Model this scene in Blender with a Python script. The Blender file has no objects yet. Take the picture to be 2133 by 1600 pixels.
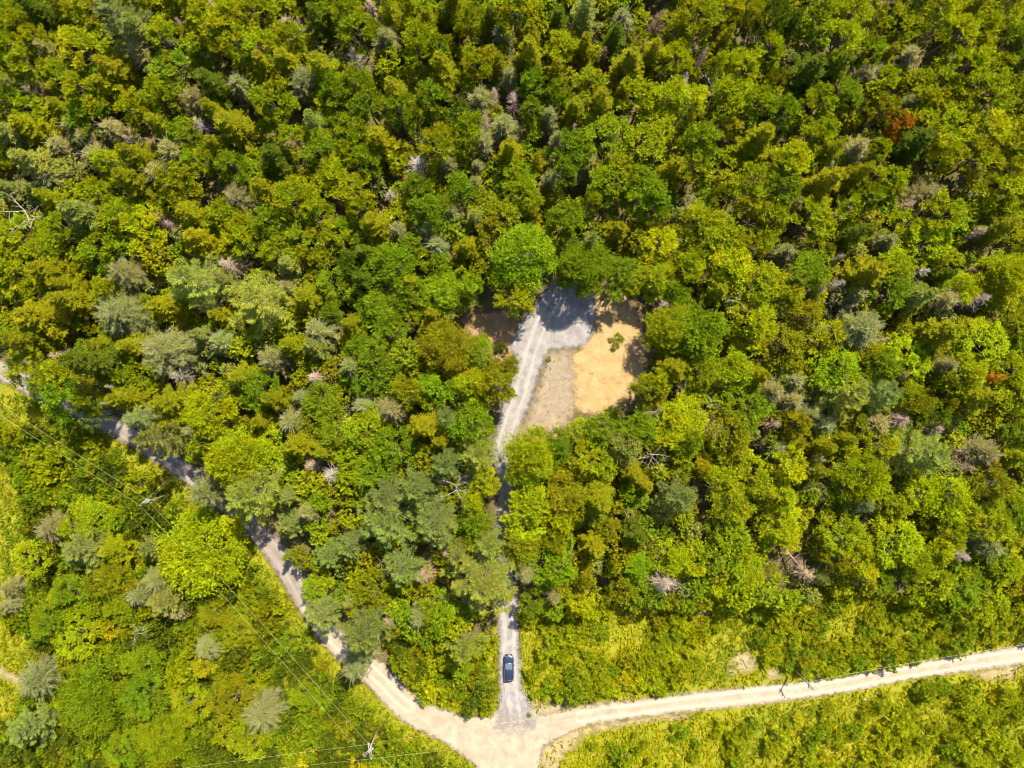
import bpy, math, random
import numpy as np
from mathutils import Vector

random.seed(7)
RNG = np.random.default_rng(11)
SC = bpy.context.scene
COL = SC.collection
PI = math.pi

# ------------------------------------------------------------------ camera, sky, sun, exposure
CAM_H = 128.0
TAN = 0.72                      # half the horizontal field of view
cam_d = bpy.data.cameras.new("camera")
cam = bpy.data.objects.new("camera", cam_d)
COL.objects.link(cam)
cam.location = (0, 0, CAM_H)
cam.rotation_euler = (0, 0, 0)
cam_d.sensor_width = 36.0
cam_d.lens = 18.0 / TAN
cam_d.clip_start = 1.0
cam_d.clip_end = 3000.0
SC.camera = cam

SUN_EL = math.radians(55)
SUN_AZ = math.atan2(0.45, 0.89)          # clockwise from +Y
world = bpy.data.worlds.new("World")
SC.world = world
world.use_nodes = True
wn = world.node_tree
bg = wn.nodes["Background"]
sky = wn.nodes.new("ShaderNodeTexSky")
sky.sky_type = "NISHITA"
sky.sun_disc = False
sky.sun_elevation = SUN_EL
sky.sun_rotation = SUN_AZ
wn.links.new(sky.outputs[0], bg.inputs[0])
bg.inputs[1].default_value = 0.118

sun_d = bpy.data.lights.new("sun", "SUN")
sun_d.energy = 5.0
sun_d.angle = math.radians(0.53)
sun_d.color = (1.0, 0.915, 0.75)
sun = bpy.data.objects.new("sun", sun_d)
COL.objects.link(sun)
sdir = Vector((-math.sin(SUN_AZ) * math.cos(SUN_EL), -math.cos(SUN_AZ) * math.cos(SUN_EL), -math.sin(SUN_EL)))
sun.rotation_euler = sdir.to_track_quat("-Z", "Y").to_euler()
sun.location = (60, 120, 200)

SC.view_settings.view_transform = "Standard"
SC.view_settings.look = "None"
SC.view_settings.gamma = 1.0
SC.view_settings.use_curve_mapping = False
SC.view_settings.exposure = 1.84
SC.render.engine = "CYCLES"
SC.cycles.filter_width = 0.95
SC.cycles.max_bounces = 6
SC.cycles.diffuse_bounces = 4
SC.cycles.transmission_bounces = 3
SC.cycles.transparent_max_bounces = 8


# ------------------------------------------------------------------ small helpers
def g(px, py, z=0.0):
    """photo position (2133 x 1600) of a point at height z, as metres on the ground"""
    k = TAN * (CAM_H - z) / 1066.5
    return ((px - 1066.5) * k, (800.0 - py) * k)


def gpoly(pts):
    return np.array([g(x, y) for x, y in pts])


def to_px(x, y, z):
    k = TAN * (CAM_H - z) / 1066.5
    return x / k + 1066.5, 800.0 - y / k


def unit(a):
    return a / np.maximum(np.linalg.norm(a, axis=-1, keepdims=True), 1e-9)


def mesh_from(name, V, F, mats=None, mi=None, tint=None, smooth=False, attrs=None):
    """V (n,3); F (m,4) quads (a repeated last index makes a triangle is not used)"""
    me = bpy.data.meshes.new(name)
    V = np.asarray(V, dtype=np.float32)
    F = np.asarray(F, dtype=np.int32)
    n, m, k = len(V), len(F), F.shape[1]
    me.vertices.add(n)
    me.vertices.foreach_set("co", V.ravel())
    me.loops.add(m * k)
    me.loops.foreach_set("vertex_index", F.ravel())
    me.polygons.add(m)
    me.polygons.foreach_set("loop_start", np.arange(0, m * k, k, dtype=np.int32))
    for mt in mats or []:
        me.materials.append(mt)
    if mi is not None:
        me.polygons.foreach_set("material_index", np.asarray(mi, dtype=np.int32))
    if smooth:
        me.polygons.foreach_set("use_smooth", np.ones(m, dtype=bool))
    me.update(calc_edges=True)
    if tint is not None:
        a = me.attributes.new("tint", "FLOAT_COLOR", "POINT")
        a.data.foreach_set("color", np.asarray(tint, dtype=np.float32).ravel())
    for an, av in (attrs or {}).items():
        a = me.attributes.new(an, "FLOAT", "POINT")
        a.data.foreach_set("value", np.asarray(av, dtype=np.float32).ravel())
    me.validate()
    return me


def link(name, me, parent=None):
    o = bpy.data.objects.new(name, me)
    COL.objects.link(o)
    if parent is not None:
        o.parent = parent
    return o


def tag(o, label=None, cat=None, group=None, kind=None):
    if label:
        o["label"] = label
    if cat:
        o["category"] = cat
    if group:
        o["group"] = group
    if kind:
        o["kind"] = kind
    return o


def empty(name, loc, rz=0.0, label=None, cat=None, group=None):
    o = bpy.data.objects.new(name, None)
    COL.objects.link(o)
    o.empty_display_size = 0.3
    o.location = loc
    o.rotation_euler = (0, 0, rz)
    return tag(o, label, cat, group)


class Quads:
    """collects vertices, quads and tints"""

    def __init__(self):
        self.V, self.F, self.T, self.M, self.n = [], [], [], [], 0

    def add(self, V, F, tint=None, mi=0):
        V = np.asarray(V, dtype=float)
        F = np.asarray(F, dtype=int)
        self.V.append(V)
        self.F.append(F + self.n)
        t = np.ones((len(V), 4)) if tint is None else np.asarray(tint, dtype=float)
        if t.ndim == 1:
            t = np.tile(t, (len(V), 1))
        self.T.append(t)
        self.M.append(np.full(len(F), mi))
        self.n += len(V)

    def arrays(self):
        return np.concatenate(self.V), np.concatenate(self.F), np.concatenate(self.T), np.concatenate(self.M)

    def mesh(self, name, mats, smooth=False):
        V, F, T, M = self.arrays()
        return mesh_from(name, V, F, mats, M, T, smooth)

    def leaves(self, p, a, nrm, l, w, tint, mi=0):
        """one rhombic leaf per row: base p, axis a, face normal about nrm"""
        a = unit(a)
        s = unit(np.cross(nrm, a))
        l = np.asarray(l).reshape(-1, 1)
        w = np.asarray(w).reshape(-1, 1)
        nn = np.cross(a, s)
        V = np.stack([p, p + a * l * 0.45 + s * w * 0.5 + nn * w * 0.10, p + a * l, p + a * l * 0.45 - s * w * 0.5 + nn * w * 0.10], axis=1)
        N = len(p)
        self.add(V.reshape(-1, 3), np.arange(4 * N).reshape(N, 4), np.repeat(tint, 4, axis=0), mi)

    def tube(self, pts, rad, sides=5, tint=None, mi=0, cap=True):
        pts = np.asarray(pts, dtype=float)
        rad = np.asarray(rad, dtype=float)
        k = len(pts)
        d = unit(np.gradient(pts, axis=0))
        ref = np.array([0.0, 0.0, 1.0]) if abs(d[0][2]) < 0.8 else np.array([1.0, 0.0, 0.0])
        u = unit(np.cross(d, ref))
        v = np.cross(d, u)
        ang = np.arange(sides) * 2 * PI / sides
        ring = pts[:, None, :] + rad[:, None, None] * (np.cos(ang)[None, :, None] * u[:, None, :] + np.sin(ang)[None, :, None] * v[:, None, :])
        V = ring.reshape(-1, 3)
        F = []
        for i in range(k - 1):
            for j in range(sides):
                j2 = (j + 1) % sides
                F.append((i * sides + j, i * sides + j2, (i + 1) * sides + j2, (i + 1) * sides + j))
        if cap and sides == 4:
            F.append((3, 2, 1, 0))
            o = (k - 1) * sides
            F.append((o, o + 1, o + 2, o + 3))
        elif cap and sides == 8:
            o = (k - 1) * sides
            for q in ((0, 1, 2, 3), (0, 3, 4, 7), (4, 5, 6, 7)):
                F.append(tuple(o + x for x in q))
                F.append(tuple(reversed(q)))
        self.add(V, F, tint, mi)

    def box(self, c, s, mi=0, taper=1.0, tint=None):
        cx, cy, cz = c
        x, y, z = s[0] / 2, s[1] / 2, s[2] / 2
        V = [(-x, -y, -z), (x, -y, -z), (x, y, -z), (-x, y, -z), (-x * taper, -y * taper, z), (x * taper, -y * taper, z), (x * taper, y * taper, z), (-x * taper, y * taper, z)]
        self.add(np.array(V) + np.array(c), [(0, 3, 2, 1), (4, 5, 6, 7), (0, 1, 5, 4), (1, 2, 6, 5), (2, 3, 7, 6), (3, 0, 4, 7)], tint, mi)


# ------------------------------------------------------------------ materials
def new_mat(name):
    m = bpy.data.materials.new(name)
    m.use_nodes = True
    nt = m.node_tree
    for n in list(nt.nodes):
        nt.nodes.remove(n)
    out = nt.nodes.new("ShaderNodeOutputMaterial")
    return m, nt, out


def nd(nt, typ, **kw):
    n = nt.nodes.new(typ)
    for k, v in kw.items():
        setattr(n, k, v)
    return n


def plain(name, col, rough=0.6, metal=0.0, coat=0.0, spec=0.5, noise=0.0, scale=8.0):
    m, nt, out = new_mat(name)
    b = nd(nt, "ShaderNodeBsdfPrincipled")
    b.inputs["Base Color"].default_value = (*col, 1)
    b.inputs["Roughness"].default_value = rough
    b.inputs["Metallic"].default_value = metal
    b.inputs["Coat Weight"].default_value = coat
    b.inputs["Specular IOR Level"].default_value = spec
    if noise:
        tc = nd(nt, "ShaderNodeTexCoord")
        n = nd(nt, "ShaderNodeTexNoise")
        n.inputs["Scale"].default_value = scale
        n.inputs["Detail"].default_value = 4
        nt.links.new(tc.outputs["Object"], n.inputs["Vector"])
        r = nd(nt, "ShaderNodeMapRange")
        r.inputs["To Min"].default_value = 1 - noise
        r.inputs["To Max"].default_value = 1 + noise
        nt.links.new(n.outputs["Fac"], r.inputs["Value"])
        mx = nd(nt, "ShaderNodeMix", data_type="RGBA", blend_type="MULTIPLY")
        mx.inputs["Factor"].default_value = 1
        mx.inputs[6].default_value = (*col, 1)
        nt.links.new(r.outputs[0], mx.inputs[7])
        nt.links.new(mx.outputs[2], b.inputs["Base Color"])
    nt.links.new(b.outputs[0], out.inputs[0])
    return m


def leaf_material(name, translucent=0.3, rough=0.5, spec=0.25):
    """leaf colour = the tree's own colour x a small leaf-to-leaf variation"""
    m, nt, out = new_mat(name)
    oi = nd(nt, "ShaderNodeObjectInfo")
    at = nd(nt, "ShaderNodeAttribute", attribute_name="tint")
    mx = nd(nt, "ShaderNodeMix", data_type="RGBA", blend_type="MULTIPLY")
    mx.inputs["Factor"].default_value = 1
    nt.links.new(oi.outputs["Color"], mx.inputs[6])
    nt.links.new(at.outputs["Color"], mx.inputs[7])
    b = nd(nt, "ShaderNodeBsdfPrincipled")
    b.inputs["Roughness"].default_value = rough
    b.inputs["Specular IOR Level"].default_value = spec
    nt.links.new(mx.outputs[2], b.inputs["Base Color"])
    tr = nd(nt, "ShaderNodeBsdfTranslucent")
    hs = nd(nt, "ShaderNodeHueSaturation")
    hs.inputs["Hue"].default_value = 0.492
    hs.inputs["Saturation"].default_value = 1.05
    hs.inputs["Value"].default_value = 1.25
    nt.links.new(mx.outputs[2], hs.inputs["Color"])
    nt.links.new(hs.outputs[0], tr.inputs["Color"])
    ms = nd(nt, "ShaderNodeMixShader")
    ms.inputs[0].default_value = translucent
    nt.links.new(b.outputs[0], ms.inputs[1])
    nt.links.new(tr.outputs[0], ms.inputs[2])
    nt.links.new(ms.outputs[0], out.inputs[0])
    return m


def ramp(nt, stops):
    r = nd(nt, "ShaderNodeValToRGB")
    els = r.color_ramp.elements
    while len(els) > 1:
        els.remove(els[-1])
    els[0].position, els[0].color = stops[0][0], (*stops[0][1], 1)
    for p, c in stops[1:]:
        e = els.new(p)
        e.color = (*c, 1)
    return r


def earth_material(name, stops, scale=0.6, fine=9.0, track=None, ragged=1.3, soft=0.5, bump=0.25, speck=None, stretch=None):
    """ground surfaces: broad and fine noise, optional wheel tracks along the 'track' attribute, a ragged fading edge along 'edge'"""
    m, nt, out = new_mat(name)
    L = nt.links.new
    tc = nd(nt, "ShaderNodeTexCoord")
    n1 = nd(nt, "ShaderNodeTexNoise")
    n1.inputs["Scale"].default_value = scale
    n1.inputs["Detail"].default_value = 6
    n1.inputs["Roughness"].default_value = 0.62
    n1.inputs["Distortion"].default_value = 0.6
    L(tc.outputs["Object"], n1.inputs["Vector"])
    n2 = nd(nt, "ShaderNodeTexNoise")
    n2.inputs["Scale"].default_value = fine
    n2.inputs["Detail"].default_value = 3
    n2.inputs["Roughness"].default_value = 0.7
    L(tc.outputs["Object"], n2.inputs["Vector"])
    mixf = nd(nt, "ShaderNodeMath", operation="MULTIPLY_ADD")
    mixf.inputs[1].default_value = 0.45
    L(n2.outputs["Fac"], mixf.inputs[0])
    sc = nd(nt, "ShaderNodeMath", operation="MULTIPLY")
    sc.inputs[1].default_value = 0.62
    L(n1.outputs["Fac"], sc.inputs[0])
    L(sc.outputs[0], mixf.inputs[2])
    cr = ramp(nt, stops)
    L(mixf.outputs[0], cr.inputs[0])
    col = cr.outputs[0]
    if track:
        ta = nd(nt, "ShaderNodeAttribute", attribute_name="track")
        # wobble the track a little, then bands either side of the centre line
        wob = nd(nt, "ShaderNodeTexNoise")
        wob.inputs["Scale"].default_value = 0.15
        L(tc.outputs["Object"], wob.inputs["Vector"])
        w2 = nd(nt, "ShaderNodeMath", operation="MULTIPLY_ADD")
        w2.inputs[1].default_value = 0.7
        L(wob.outputs["Fac"], w2.inputs[0])
        L(ta.outputs["Fac"], w2.inputs[2])
        ab = nd(nt, "ShaderNodeMath", operation="ABSOLUTE")
        sh = nd(nt, "ShaderNodeMath", operation="SUBTRACT")
        sh.inputs[1].default_value = 0.35
        L(w2.outputs[0], sh.inputs[0])
        L(sh.outputs[0], ab.inputs[0])
        d = nd(nt, "ShaderNodeMath", operation="SUBTRACT")
        d.inputs[1].default_value = 0.82
        L(ab.outputs[0], d.inputs[0])
        d2 = nd(nt, "ShaderNodeMath", operation="ABSOLUTE")
        L(d.outputs[0], d2.inputs[0])
        mr = nd(nt, "ShaderNodeMapRange", interpolation_type="SMOOTHSTEP")
        mr.inputs["From Min"].default_value = 0.15
        mr.inputs["From Max"].default_value = 0.5
        mr.inputs["To Min"].default_value = 1
        mr.inputs["To Max"].default_value = 0
        L(d2.outputs[0], mr.inputs["Value"])
        # long streaks that follow the wheels
        cx = nd(nt, "ShaderNodeCombineXYZ")
        L(ta.outputs["Fac"], cx.inputs[0])
        sn = nd(nt, "ShaderNodeTexNoise")
        sn.inputs["Scale"].default_value = 3.2
        sn.inputs["Detail"].default_value = 3
        wv = nd(nt, "ShaderNodeVectorMath", operation="MULTIPLY_ADD")
        wv.inputs[1].default_value = (0.05, 0.05, 0.05)
        L(tc.outputs["Object"], wv.inputs[0])
        L(cx.outputs[0], wv.inputs[2])
        L(wv.outputs[0], sn.inputs["Vector"])
        sm = nd(nt, "ShaderNodeMapRange")
        sm.inputs["From Min"].default_value = 0.35
        sm.inputs["From Max"].default_value = 0.65
        sm.inputs["To Min"].default_value = 0.3
        L(sn.outputs["Fac"], sm.inputs["Value"])
        mm = nd(nt, "ShaderNodeMath", operation="MULTIPLY")
        L(mr.outputs[0], mm.inputs[0])
        L(sm.outputs[0], mm.inputs[1])
        mu = nd(nt, "ShaderNodeMath", operation="MULTIPLY")
        mu.inputs[1].default_value = track[1]
        L(mm.outputs[0], mu.inputs[0])
        mx = nd(nt, "ShaderNodeMix", data_type="RGBA")
        mx.inputs[7].default_value = (*track[0], 1)
        L(mu.outputs[0], mx.inputs["Factor"])
        L(col, mx.inputs[6])
        col = mx.outputs[2]
    if speck:
        vo = nd(nt, "ShaderNodeTexVoronoi")
        vo.inputs["Scale"].default_value = speck[2]
        L(tc.outputs["Object"], vo.inputs["Vector"])
        sp = nd(nt, "ShaderNodeMapRange")
        sp.inputs["From Min"].default_value = 0.118
        sp.inputs["From Max"].default_value = 0.24
        sp.inputs["To Min"].default_value = speck[1]
        sp.inputs["To Max"].default_value = 0
        L(vo.outputs["Distance"], sp.inputs["Value"])
        gate = nd(nt, "ShaderNodeMapRange")
        gate.inputs["From Min"].default_value = 0.48
        gate.inputs["From Max"].default_value = 0.6
        L(n1.outputs["Fac"], gate.inputs["Value"])
        pm = nd(nt, "ShaderNodeMath", operation="MULTIPLY")
        L(sp.outputs[0], pm.inputs[0])
        L(gate.outputs[0], pm.inputs[1])
        mx = nd(nt, "ShaderNodeMix", data_type="RGBA")
        mx.inputs[7].default_value = (*speck[0], 1)
        L(pm.outputs[0], mx.inputs["Factor"])
        L(col, mx.inputs[6])
        col = mx.outputs[2]
    b = nd(nt, "ShaderNodeBsdfPrincipled")
    b.inputs["Roughness"].default_value = 0.95
    b.inputs["Specular IOR Level"].default_value = 0.1
    L(col, b.inputs["Base Color"])
    bp = nd(nt, "ShaderNodeBump")
    bp.inputs["Strength"].default_value = bump
    bp.inputs["Distance"].default_value = 0.15
    L(mixf.outputs[0], bp.inputs["Height"])
    L(bp.outputs[0], b.inputs["Normal"])
    if ragged is None:
        L(b.outputs[0], out.inputs[0])
        return m
    ea = nd(nt, "ShaderNodeAttribute", attribute_name="edge")
    n3 = nd(nt, "ShaderNodeTexNoise")
    n3.inputs["Scale"].default_value = 0.9
    n3.inputs["Detail"].default_value = 7
    n3.inputs["Roughness"].default_value = 0.7
    L(tc.outputs["Object"], n3.inputs["Vector"])
    e1 = nd(nt, "ShaderNodeMath", operation="SUBTRACT")
    e1.inputs[1].default_value = 0.5
    L(n3.outputs["Fac"], e1.inputs[0])
    e2 = nd(nt, "ShaderNodeMath", operation="MULTIPLY_ADD")
    e2.inputs[1].default_value = ragged * 2.2
    L(e1.outputs[0], e2.inputs[0])
    L(ea.outputs["Fac"], e2.inputs[2])
    al = nd(nt, "ShaderNodeMapRange", interpolation_type="SMOOTHSTEP")
    al.inputs["From Min"].default_value = -soft
    al.inputs["From Max"].default_value = soft
    L(e2.outputs[0], al.inputs["Value"])
    tp = nd(nt, "ShaderNodeBsdfTransparent")
    ms = nd(nt, "ShaderNodeMixShader")
    L(al.outputs[0], ms.inputs[0])
    L(tp.outputs[0], ms.inputs[1])
    L(b.outputs[0], ms.inputs[2])
    L(ms.outputs[0], out.inputs[0])
    return m


LEAF = leaf_material("leaf", 0.43, 0.6, 0.03)
NEEDLE = leaf_material("needle", 0.32, 0.65, 0.03)
GRASSM = leaf_material("grass_blade", 0.42, 0.65, 0.03)
DEADWOOD = leaf_material("dead_wood", 0.0, 0.85, 0.1)
TWIG = plain("grey_twig", (0.17, 0.145, 0.100), 0.85)
BARK = plain("bark", (0.11, 0.085, 0.065), 0.9, noise=0.4, scale=5)

# albedo of each kind of foliage and wood
PAL = {
    "Y": (0.204, 0.224, 0.003), "y": (0.158, 0.178, 0.003), "g": (0.108, 0.150, 0.004), "o": (0.134, 0.134, 0.003),
    "d": (0.062, 0.082, 0.004), "k": (0.132, 0.146, 0.024), "t": (0.160, 0.146, 0.028), "b": (0.114, 0.144, 0.026),
    "r": (0.220, 0.105, 0.005), "w": (0.255, 0.212, 0.165), "p": (0.232, 0.165, 0.118), "Z": (0.262, 0.236, 0.004), "V": (0.138, 0.192, 0.004),
    "m": (0.140, 0.085, 0.045), "j": (0.152, 0.174, 0.020),
}


# ------------------------------------------------------------------ the ground and what is laid on it
def inside(P, poly):
    x, y = P[:, 0], P[:, 1]
    r = np.zeros(len(P), dtype=bool)
    j = len(poly) - 1
    for i in range(len(poly)):
        xi, yi = poly[i]
        xj, yj = poly[j]
        c = ((yi > y) != (yj > y)) & (x < (xj - xi) * (y - yi) / (yj - yi + 1e-12) + xi)
        r ^= c
        j = i
    return r


def seg_dist(P, line, closed=False):
    """distance to a polyline and the side of it"""
    best = np.full(len(P), 1e9)
    side = np.zeros(len(P))
    n = len(line)
    for i in range(n if closed else n - 1):
        a, b = line[i], line[(i + 1) % n]
        d = b - a
        t = np.clip(((P - a) @ d) / max(d @ d, 1e-9), 0, 1)
        q = P - (a + t[:, None] * d)
        dist = np.hypot(q[:, 0], q[:, 1])
        s = np.sign(d[0] * q[:, 1] - d[1] * q[:, 0])
        m = dist < best
        best = np.where(m, dist, best)
        side = np.where(m, s, side)
    return best, side


def signed(P, polys):
    out = np.full(len(P), -1e9)
    for p in polys:
        d, _ = seg_dist(P, p, True)
        out = np.maximum(out, np.where(inside(P, p), d, -d))
    return out


def smooth_line(pts, k=8):
    """Catmull-Rom through the points"""
    pts = np.asarray(pts, dtype=float)
    P = np.vstack([2 * pts[0] - pts[1], pts, 2 * pts[-1] - pts[-2]])
    out = []
    for i in range(1, len(P) - 2):
        for t in np.linspace(0, 1, k, endpoint=False):
            a, b, c, d = P[i - 1], P[i], P[i + 1], P[i + 2]
            out.append(0.5 * (2 * b + (c - a) * t + (2 * a - 5 * b + 4 * c - d) * t * t + (3 * b - a - 3 * c + d) * t ** 3))
    out.append(pts[-1])
    return np.array(out)


def band(pts, widths):
    """outline of a strip along a centre line given in photo positions and photo widths"""
    c = np.array([(x, y, w) for (x, y), w in zip(pts, widths)], dtype=float)
    c = smooth_line(c, 6)
    xy = np.array([g(x, y) for x, y in c[:, :2]])
    hw = c[:, 2] * TAN * CAM_H / 1066.5 / 2
    d = unit(np.gradient(xy, axis=0))
    nrm = np.stack([-d[:, 1], d[:, 0]], axis=1)
    return np.vstack([xy + nrm * hw[:, None], (xy - nrm * hw[:, None])[::-1]]), xy


def surface(name, polys, z, mat, step=0.5, lines=None, margin=1.6, label=None, fade_y=None):
    allp = np.vstack(polys)
    lo, hi = allp.min(0) - margin, allp.max(0) + margin
    nx, ny = int((hi[0] - lo[0]) / step) + 2, int((hi[1] - lo[1]) / step) + 2
    X, Y = np.meshgrid(lo[0] + np.arange(nx) * step, lo[1] + np.arange(ny) * step, indexing="ij")
    P = np.stack([X.ravel(), Y.ravel()], axis=1)
    sd = signed(P, polys)
    if fade_y is not None:
        sd = np.minimum(sd, (P[:, 1] - fade_y) * 0.16)
    keep = (sd > -margin).reshape(nx, ny)
    q = keep[:-1, :-1] | keep[1:, :-1] | keep[1:, 1:] | keep[:-1, 1:]
    I, J = np.nonzero(q)
    idx = lambda i, j: i * ny + j
    F = np.stack([idx(I, J), idx(I + 1, J), idx(I + 1, J + 1), idx(I, J + 1)], axis=1)
    used, inv = np.unique(F.ravel(), return_inverse=True)
    F = inv.reshape(-1, 4)
    P, sd = P[used], sd[used]
    tr = np.full(len(P), 99.0)
    for ln in lines or []:
        d, s = seg_dist(P, ln)
        m = d < np.abs(tr)
        tr = np.where(m, d * np.where(s == 0, 1, s), tr)
    V = np.column_stack([P, np.full(len(P), z)])
    me = mesh_from(name, V, F, [mat], attrs={"edge": sd, "track": tr})
    o = link(name, me)
    tag(o, label, None, None, "structure")
    return o


# left road, right road, driveway (photo positions)
left_c = [(-150, 690), (-60, 738), (0, 772), (60, 802), (110, 826), (215, 876), (300, 925), (385, 982), (455, 1038), (530, 1100), (592, 1175), (640, 1255), (700, 1335), (785, 1408), (850, 1473), (940, 1518), (1075, 1562)]
left_w = [36, 36, 36, 36, 36, 40, 36, 32, 36, 38, 46, 44, 46, 54, 56, 62, 90]
right_c = [(1060, 1545), (1130, 1520), (1210, 1494), (1300, 1480), (1413, 1465), (1565, 1449), (1700, 1434), (1800, 1418), (1900, 1398), (2040, 1377), (2133, 1363), (2260, 1344)]
right_w = [80, 60, 40, 36, 37, 38, 32, 32, 32, 36, 40, 40]
south_c = [(1062, 1530), (1064, 1580), (1066, 1660), (1070, 1760)]
south_w = [110, 112, 112, 112]
drive_c = [(1070, 1545), (1074, 1500), (1066, 1440), (1061, 1380), (1060, 1320), (1058, 1250), (1051, 1180), (1046, 1110), (1055, 1040), (1050, 990), (1047, 940), (1062, 880), (1082, 820), (1100, 760), (1112, 715), (1130, 670), (1160, 620)]
drive_w = [96, 74, 48, 40, 40, 40, 34, 30, 34, 36, 42, 48, 50, 52, 64, 60, 40]
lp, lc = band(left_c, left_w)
le, _lc2 = band(left_c[11:], left_w[11:])
rp, rc = band(right_c, right_w)
sp_, sc_ = band(south_c, south_w)
dp, dc = band(drive_c, drive_w)
junction = gpoly([(905, 1494), (985, 1494), (1028, 1492), (1045, 1470), (1105, 1470), (1122, 1490), (1160, 1484), (1180, 1512), (1140, 1540), (1124, 1570), (1122, 1620), (1010, 1620), (985, 1588), (920, 1540)])
pad = gpoly([(1142, 600), (1168, 592), (1205, 600), (1240, 610), (1240, 660), (1236, 692), (1218, 716), (1190, 724), (1145, 728), (1120, 740), (1075, 740), (1062, 728), (1075, 690), (1100, 652)])
sand = gpoly([(1228, 612), (1262, 612), (1318, 626), (1334, 664), (1348, 722), (1344, 800), (1310, 842), (1240, 862), (1180, 850), (1166, 800), (1164, 752), (1206, 728), (1238, 694)])
sand2 = gpoly([(1106, 850), (1128, 838), (1168, 862), (1176, 890), (1160, 912), (1120, 926), (1080, 912)])
lot = gpoly([(1140, 732), (1188, 728), (1194, 790), (1196, 850), (1186, 880), (1160, 900), (1090, 905), (1105, 850), (1124, 800)])
brown = gpoly([(955, 668), (1000, 655), (1080, 640), (1078, 720), (1062, 752), (1030, 752), (1000, 716)])
brown2 = gpoly([(1148, 570), (1182, 566), (1215, 590), (1300, 610), (1340, 640), (1320, 660), (1240, 625), (1200, 612), (1140, 612)])
corner = gpoly([(1126, 1625), (1128, 1560), (1160, 1532), (1207, 1516), (1300, 1500), (1440, 1482), (1440, 1492), (1300, 1512), (1212, 1530), (1200, 1555), (1172, 1572), (1160, 1625)])
corner2 = gpoly([(1108, 1462), (1150, 1466), (1240, 1464), (1320, 1455), (1320, 1468), (1200, 1484), (1130, 1496), (1110, 1488)])
bare1 = gpoly([(1534, 1362), (1562, 1358), (1575, 1392), (1560, 1402), (1530, 1398), (1520, 1412), (1512, 1400)])
bare2 = gpoly([(1595, 1392), (1620, 1398), (1625, 1412), (1600, 1414)])
bare3 = gpoly([(1268, 1250), (1300, 1248), (1306, 1262), (1275, 1266)])
bare4 = gpoly([(2020, 1402), (2110, 1385), (2133, 1396), (2105, 1412), (2050, 1414)])
bare5 = gpoly([(1430, 1268), (1480, 1262), (1485, 1280), (1440, 1285)])
footpath, _ = band([(-90, 1360), (0, 1398), (50, 1423), (75, 1440)], [12, 12, 12, 10])

# open, shrubby ground
open_left = gpoly([(-140, 800), (0, 795), (50, 818), (130, 858), (235, 908), (300, 948), (385, 1003), (460, 1065), (515, 1105), (575, 1190), (620, 1275), (680, 1350), (750, 1415), (850, 1498), (915, 1540), (1007, 1605), (1010, 1720), (-140, 1720)])
open_mid = gpoly([(800, 1318), (870, 1330), (960, 1385), (1035, 1300), (1038, 1490), (900, 1482), (855, 1465), (830, 1400)])
open_right = gpoly([(1085, 1270), (1250, 1238), (1420, 1250), (1600, 1232), (1800, 1226), (2000, 1262), (2250, 1200), (2250, 1335), (2133, 1346), (1900, 1386), (1700, 1420), (1413, 1447), (1200, 1470), (1112, 1465), (1085, 1430)])
open_br = gpoly([(1125, 1560), (1200, 1512), (1420, 1483), (1560, 1467), (1700, 1450), (1900, 1410), (2250, 1366), (2250, 1720), (1125, 1720)])
OPEN = [open_left, open_mid, open_right, open_br]
verge = gpoly([(1085, 1270), (1110, 1240), (1190, 1200), (1140, 1120), (1110, 1240)])
HARD = [lp, rp, sp_, dp, junction, pad]
SOIL = [sand, sand2, lot, brown, brown2]

M_floor = earth_material("forest_floor", [(0.30, (0.030, 0.026, 0.010)), (0.5, (0.055, 0.048, 0.016)), (0.62, (0.090, 0.064, 0.026)), (0.72, (0.06, 0.075, 0.012))], 0.25, 3.0, ragged=None)
M_meadow = earth_material("meadow_soil", [(0.34, (0.055, 0.065, 0.004)), (0.5, (0.110, 0.112, 0.005)), (0.62, (0.155, 0.140, 0.007)), (0.74, (0.180, 0.130, 0.022))], 0.30, 4.0, ragged=1.6, soft=0.8)
M_road = earth_material("sandy_road", [(0.28, (0.115, 0.085, 0.055)), (0.46, (0.182, 0.141, 0.097)), (0.66, (0.240, 0.194, 0.142))], 0.5, 7.0, track=((0.270, 0.224, 0.170), 0.95), ragged=1.2, soft=0.5, speck=((0.20, 0.15, 0.10), 0.5, 2.2))
M_old = earth_material("old_gravel_road", [(0.34, (0.085, 0.069, 0.057)), (0.50, (0.122, 0.101, 0.085)), (0.66, (0.165, 0.138, 0.117))], 0.45, 6.0, track=((0.190, 0.160, 0.135), 0.7), ragged=1.2, soft=0.5)  # same sandy road, with tree shade put into a darker, greyer colour
M_gravel = earth_material("grey_gravel", [(0.34, (0.088, 0.080, 0.076)), (0.50, (0.136, 0.124, 0.117)), (0.66, (0.195, 0.177, 0.166))], 0.6, 8.0, track=((0.225, 0.200, 0.178), 0.75), ragged=1.0, soft=0.55, bump=0.4)
M_sand = earth_material("orange_sand", [(0.30, (0.125, 0.076, 0.029)), (0.46, (0.200, 0.127, 0.052)), (0.66, (0.248, 0.168, 0.082))], 0.55, 8.0, ragged=2.0, soft=0.7, speck=((0.16, 0.10, 0.05), 0.7, 2.6))
M_lot = earth_material("grey_dirt", [(0.32, (0.082, 0.060, 0.032)), (0.45, (0.152, 0.112, 0.066)), (0.55, (0.142, 0.118, 0.090)), (0.66, (0.215, 0.152, 0.084))], 0.5, 6.0, ragged=2.6, soft=1.2, speck=((0.10, 0.10, 0.02), 0.8, 1.6))
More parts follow.
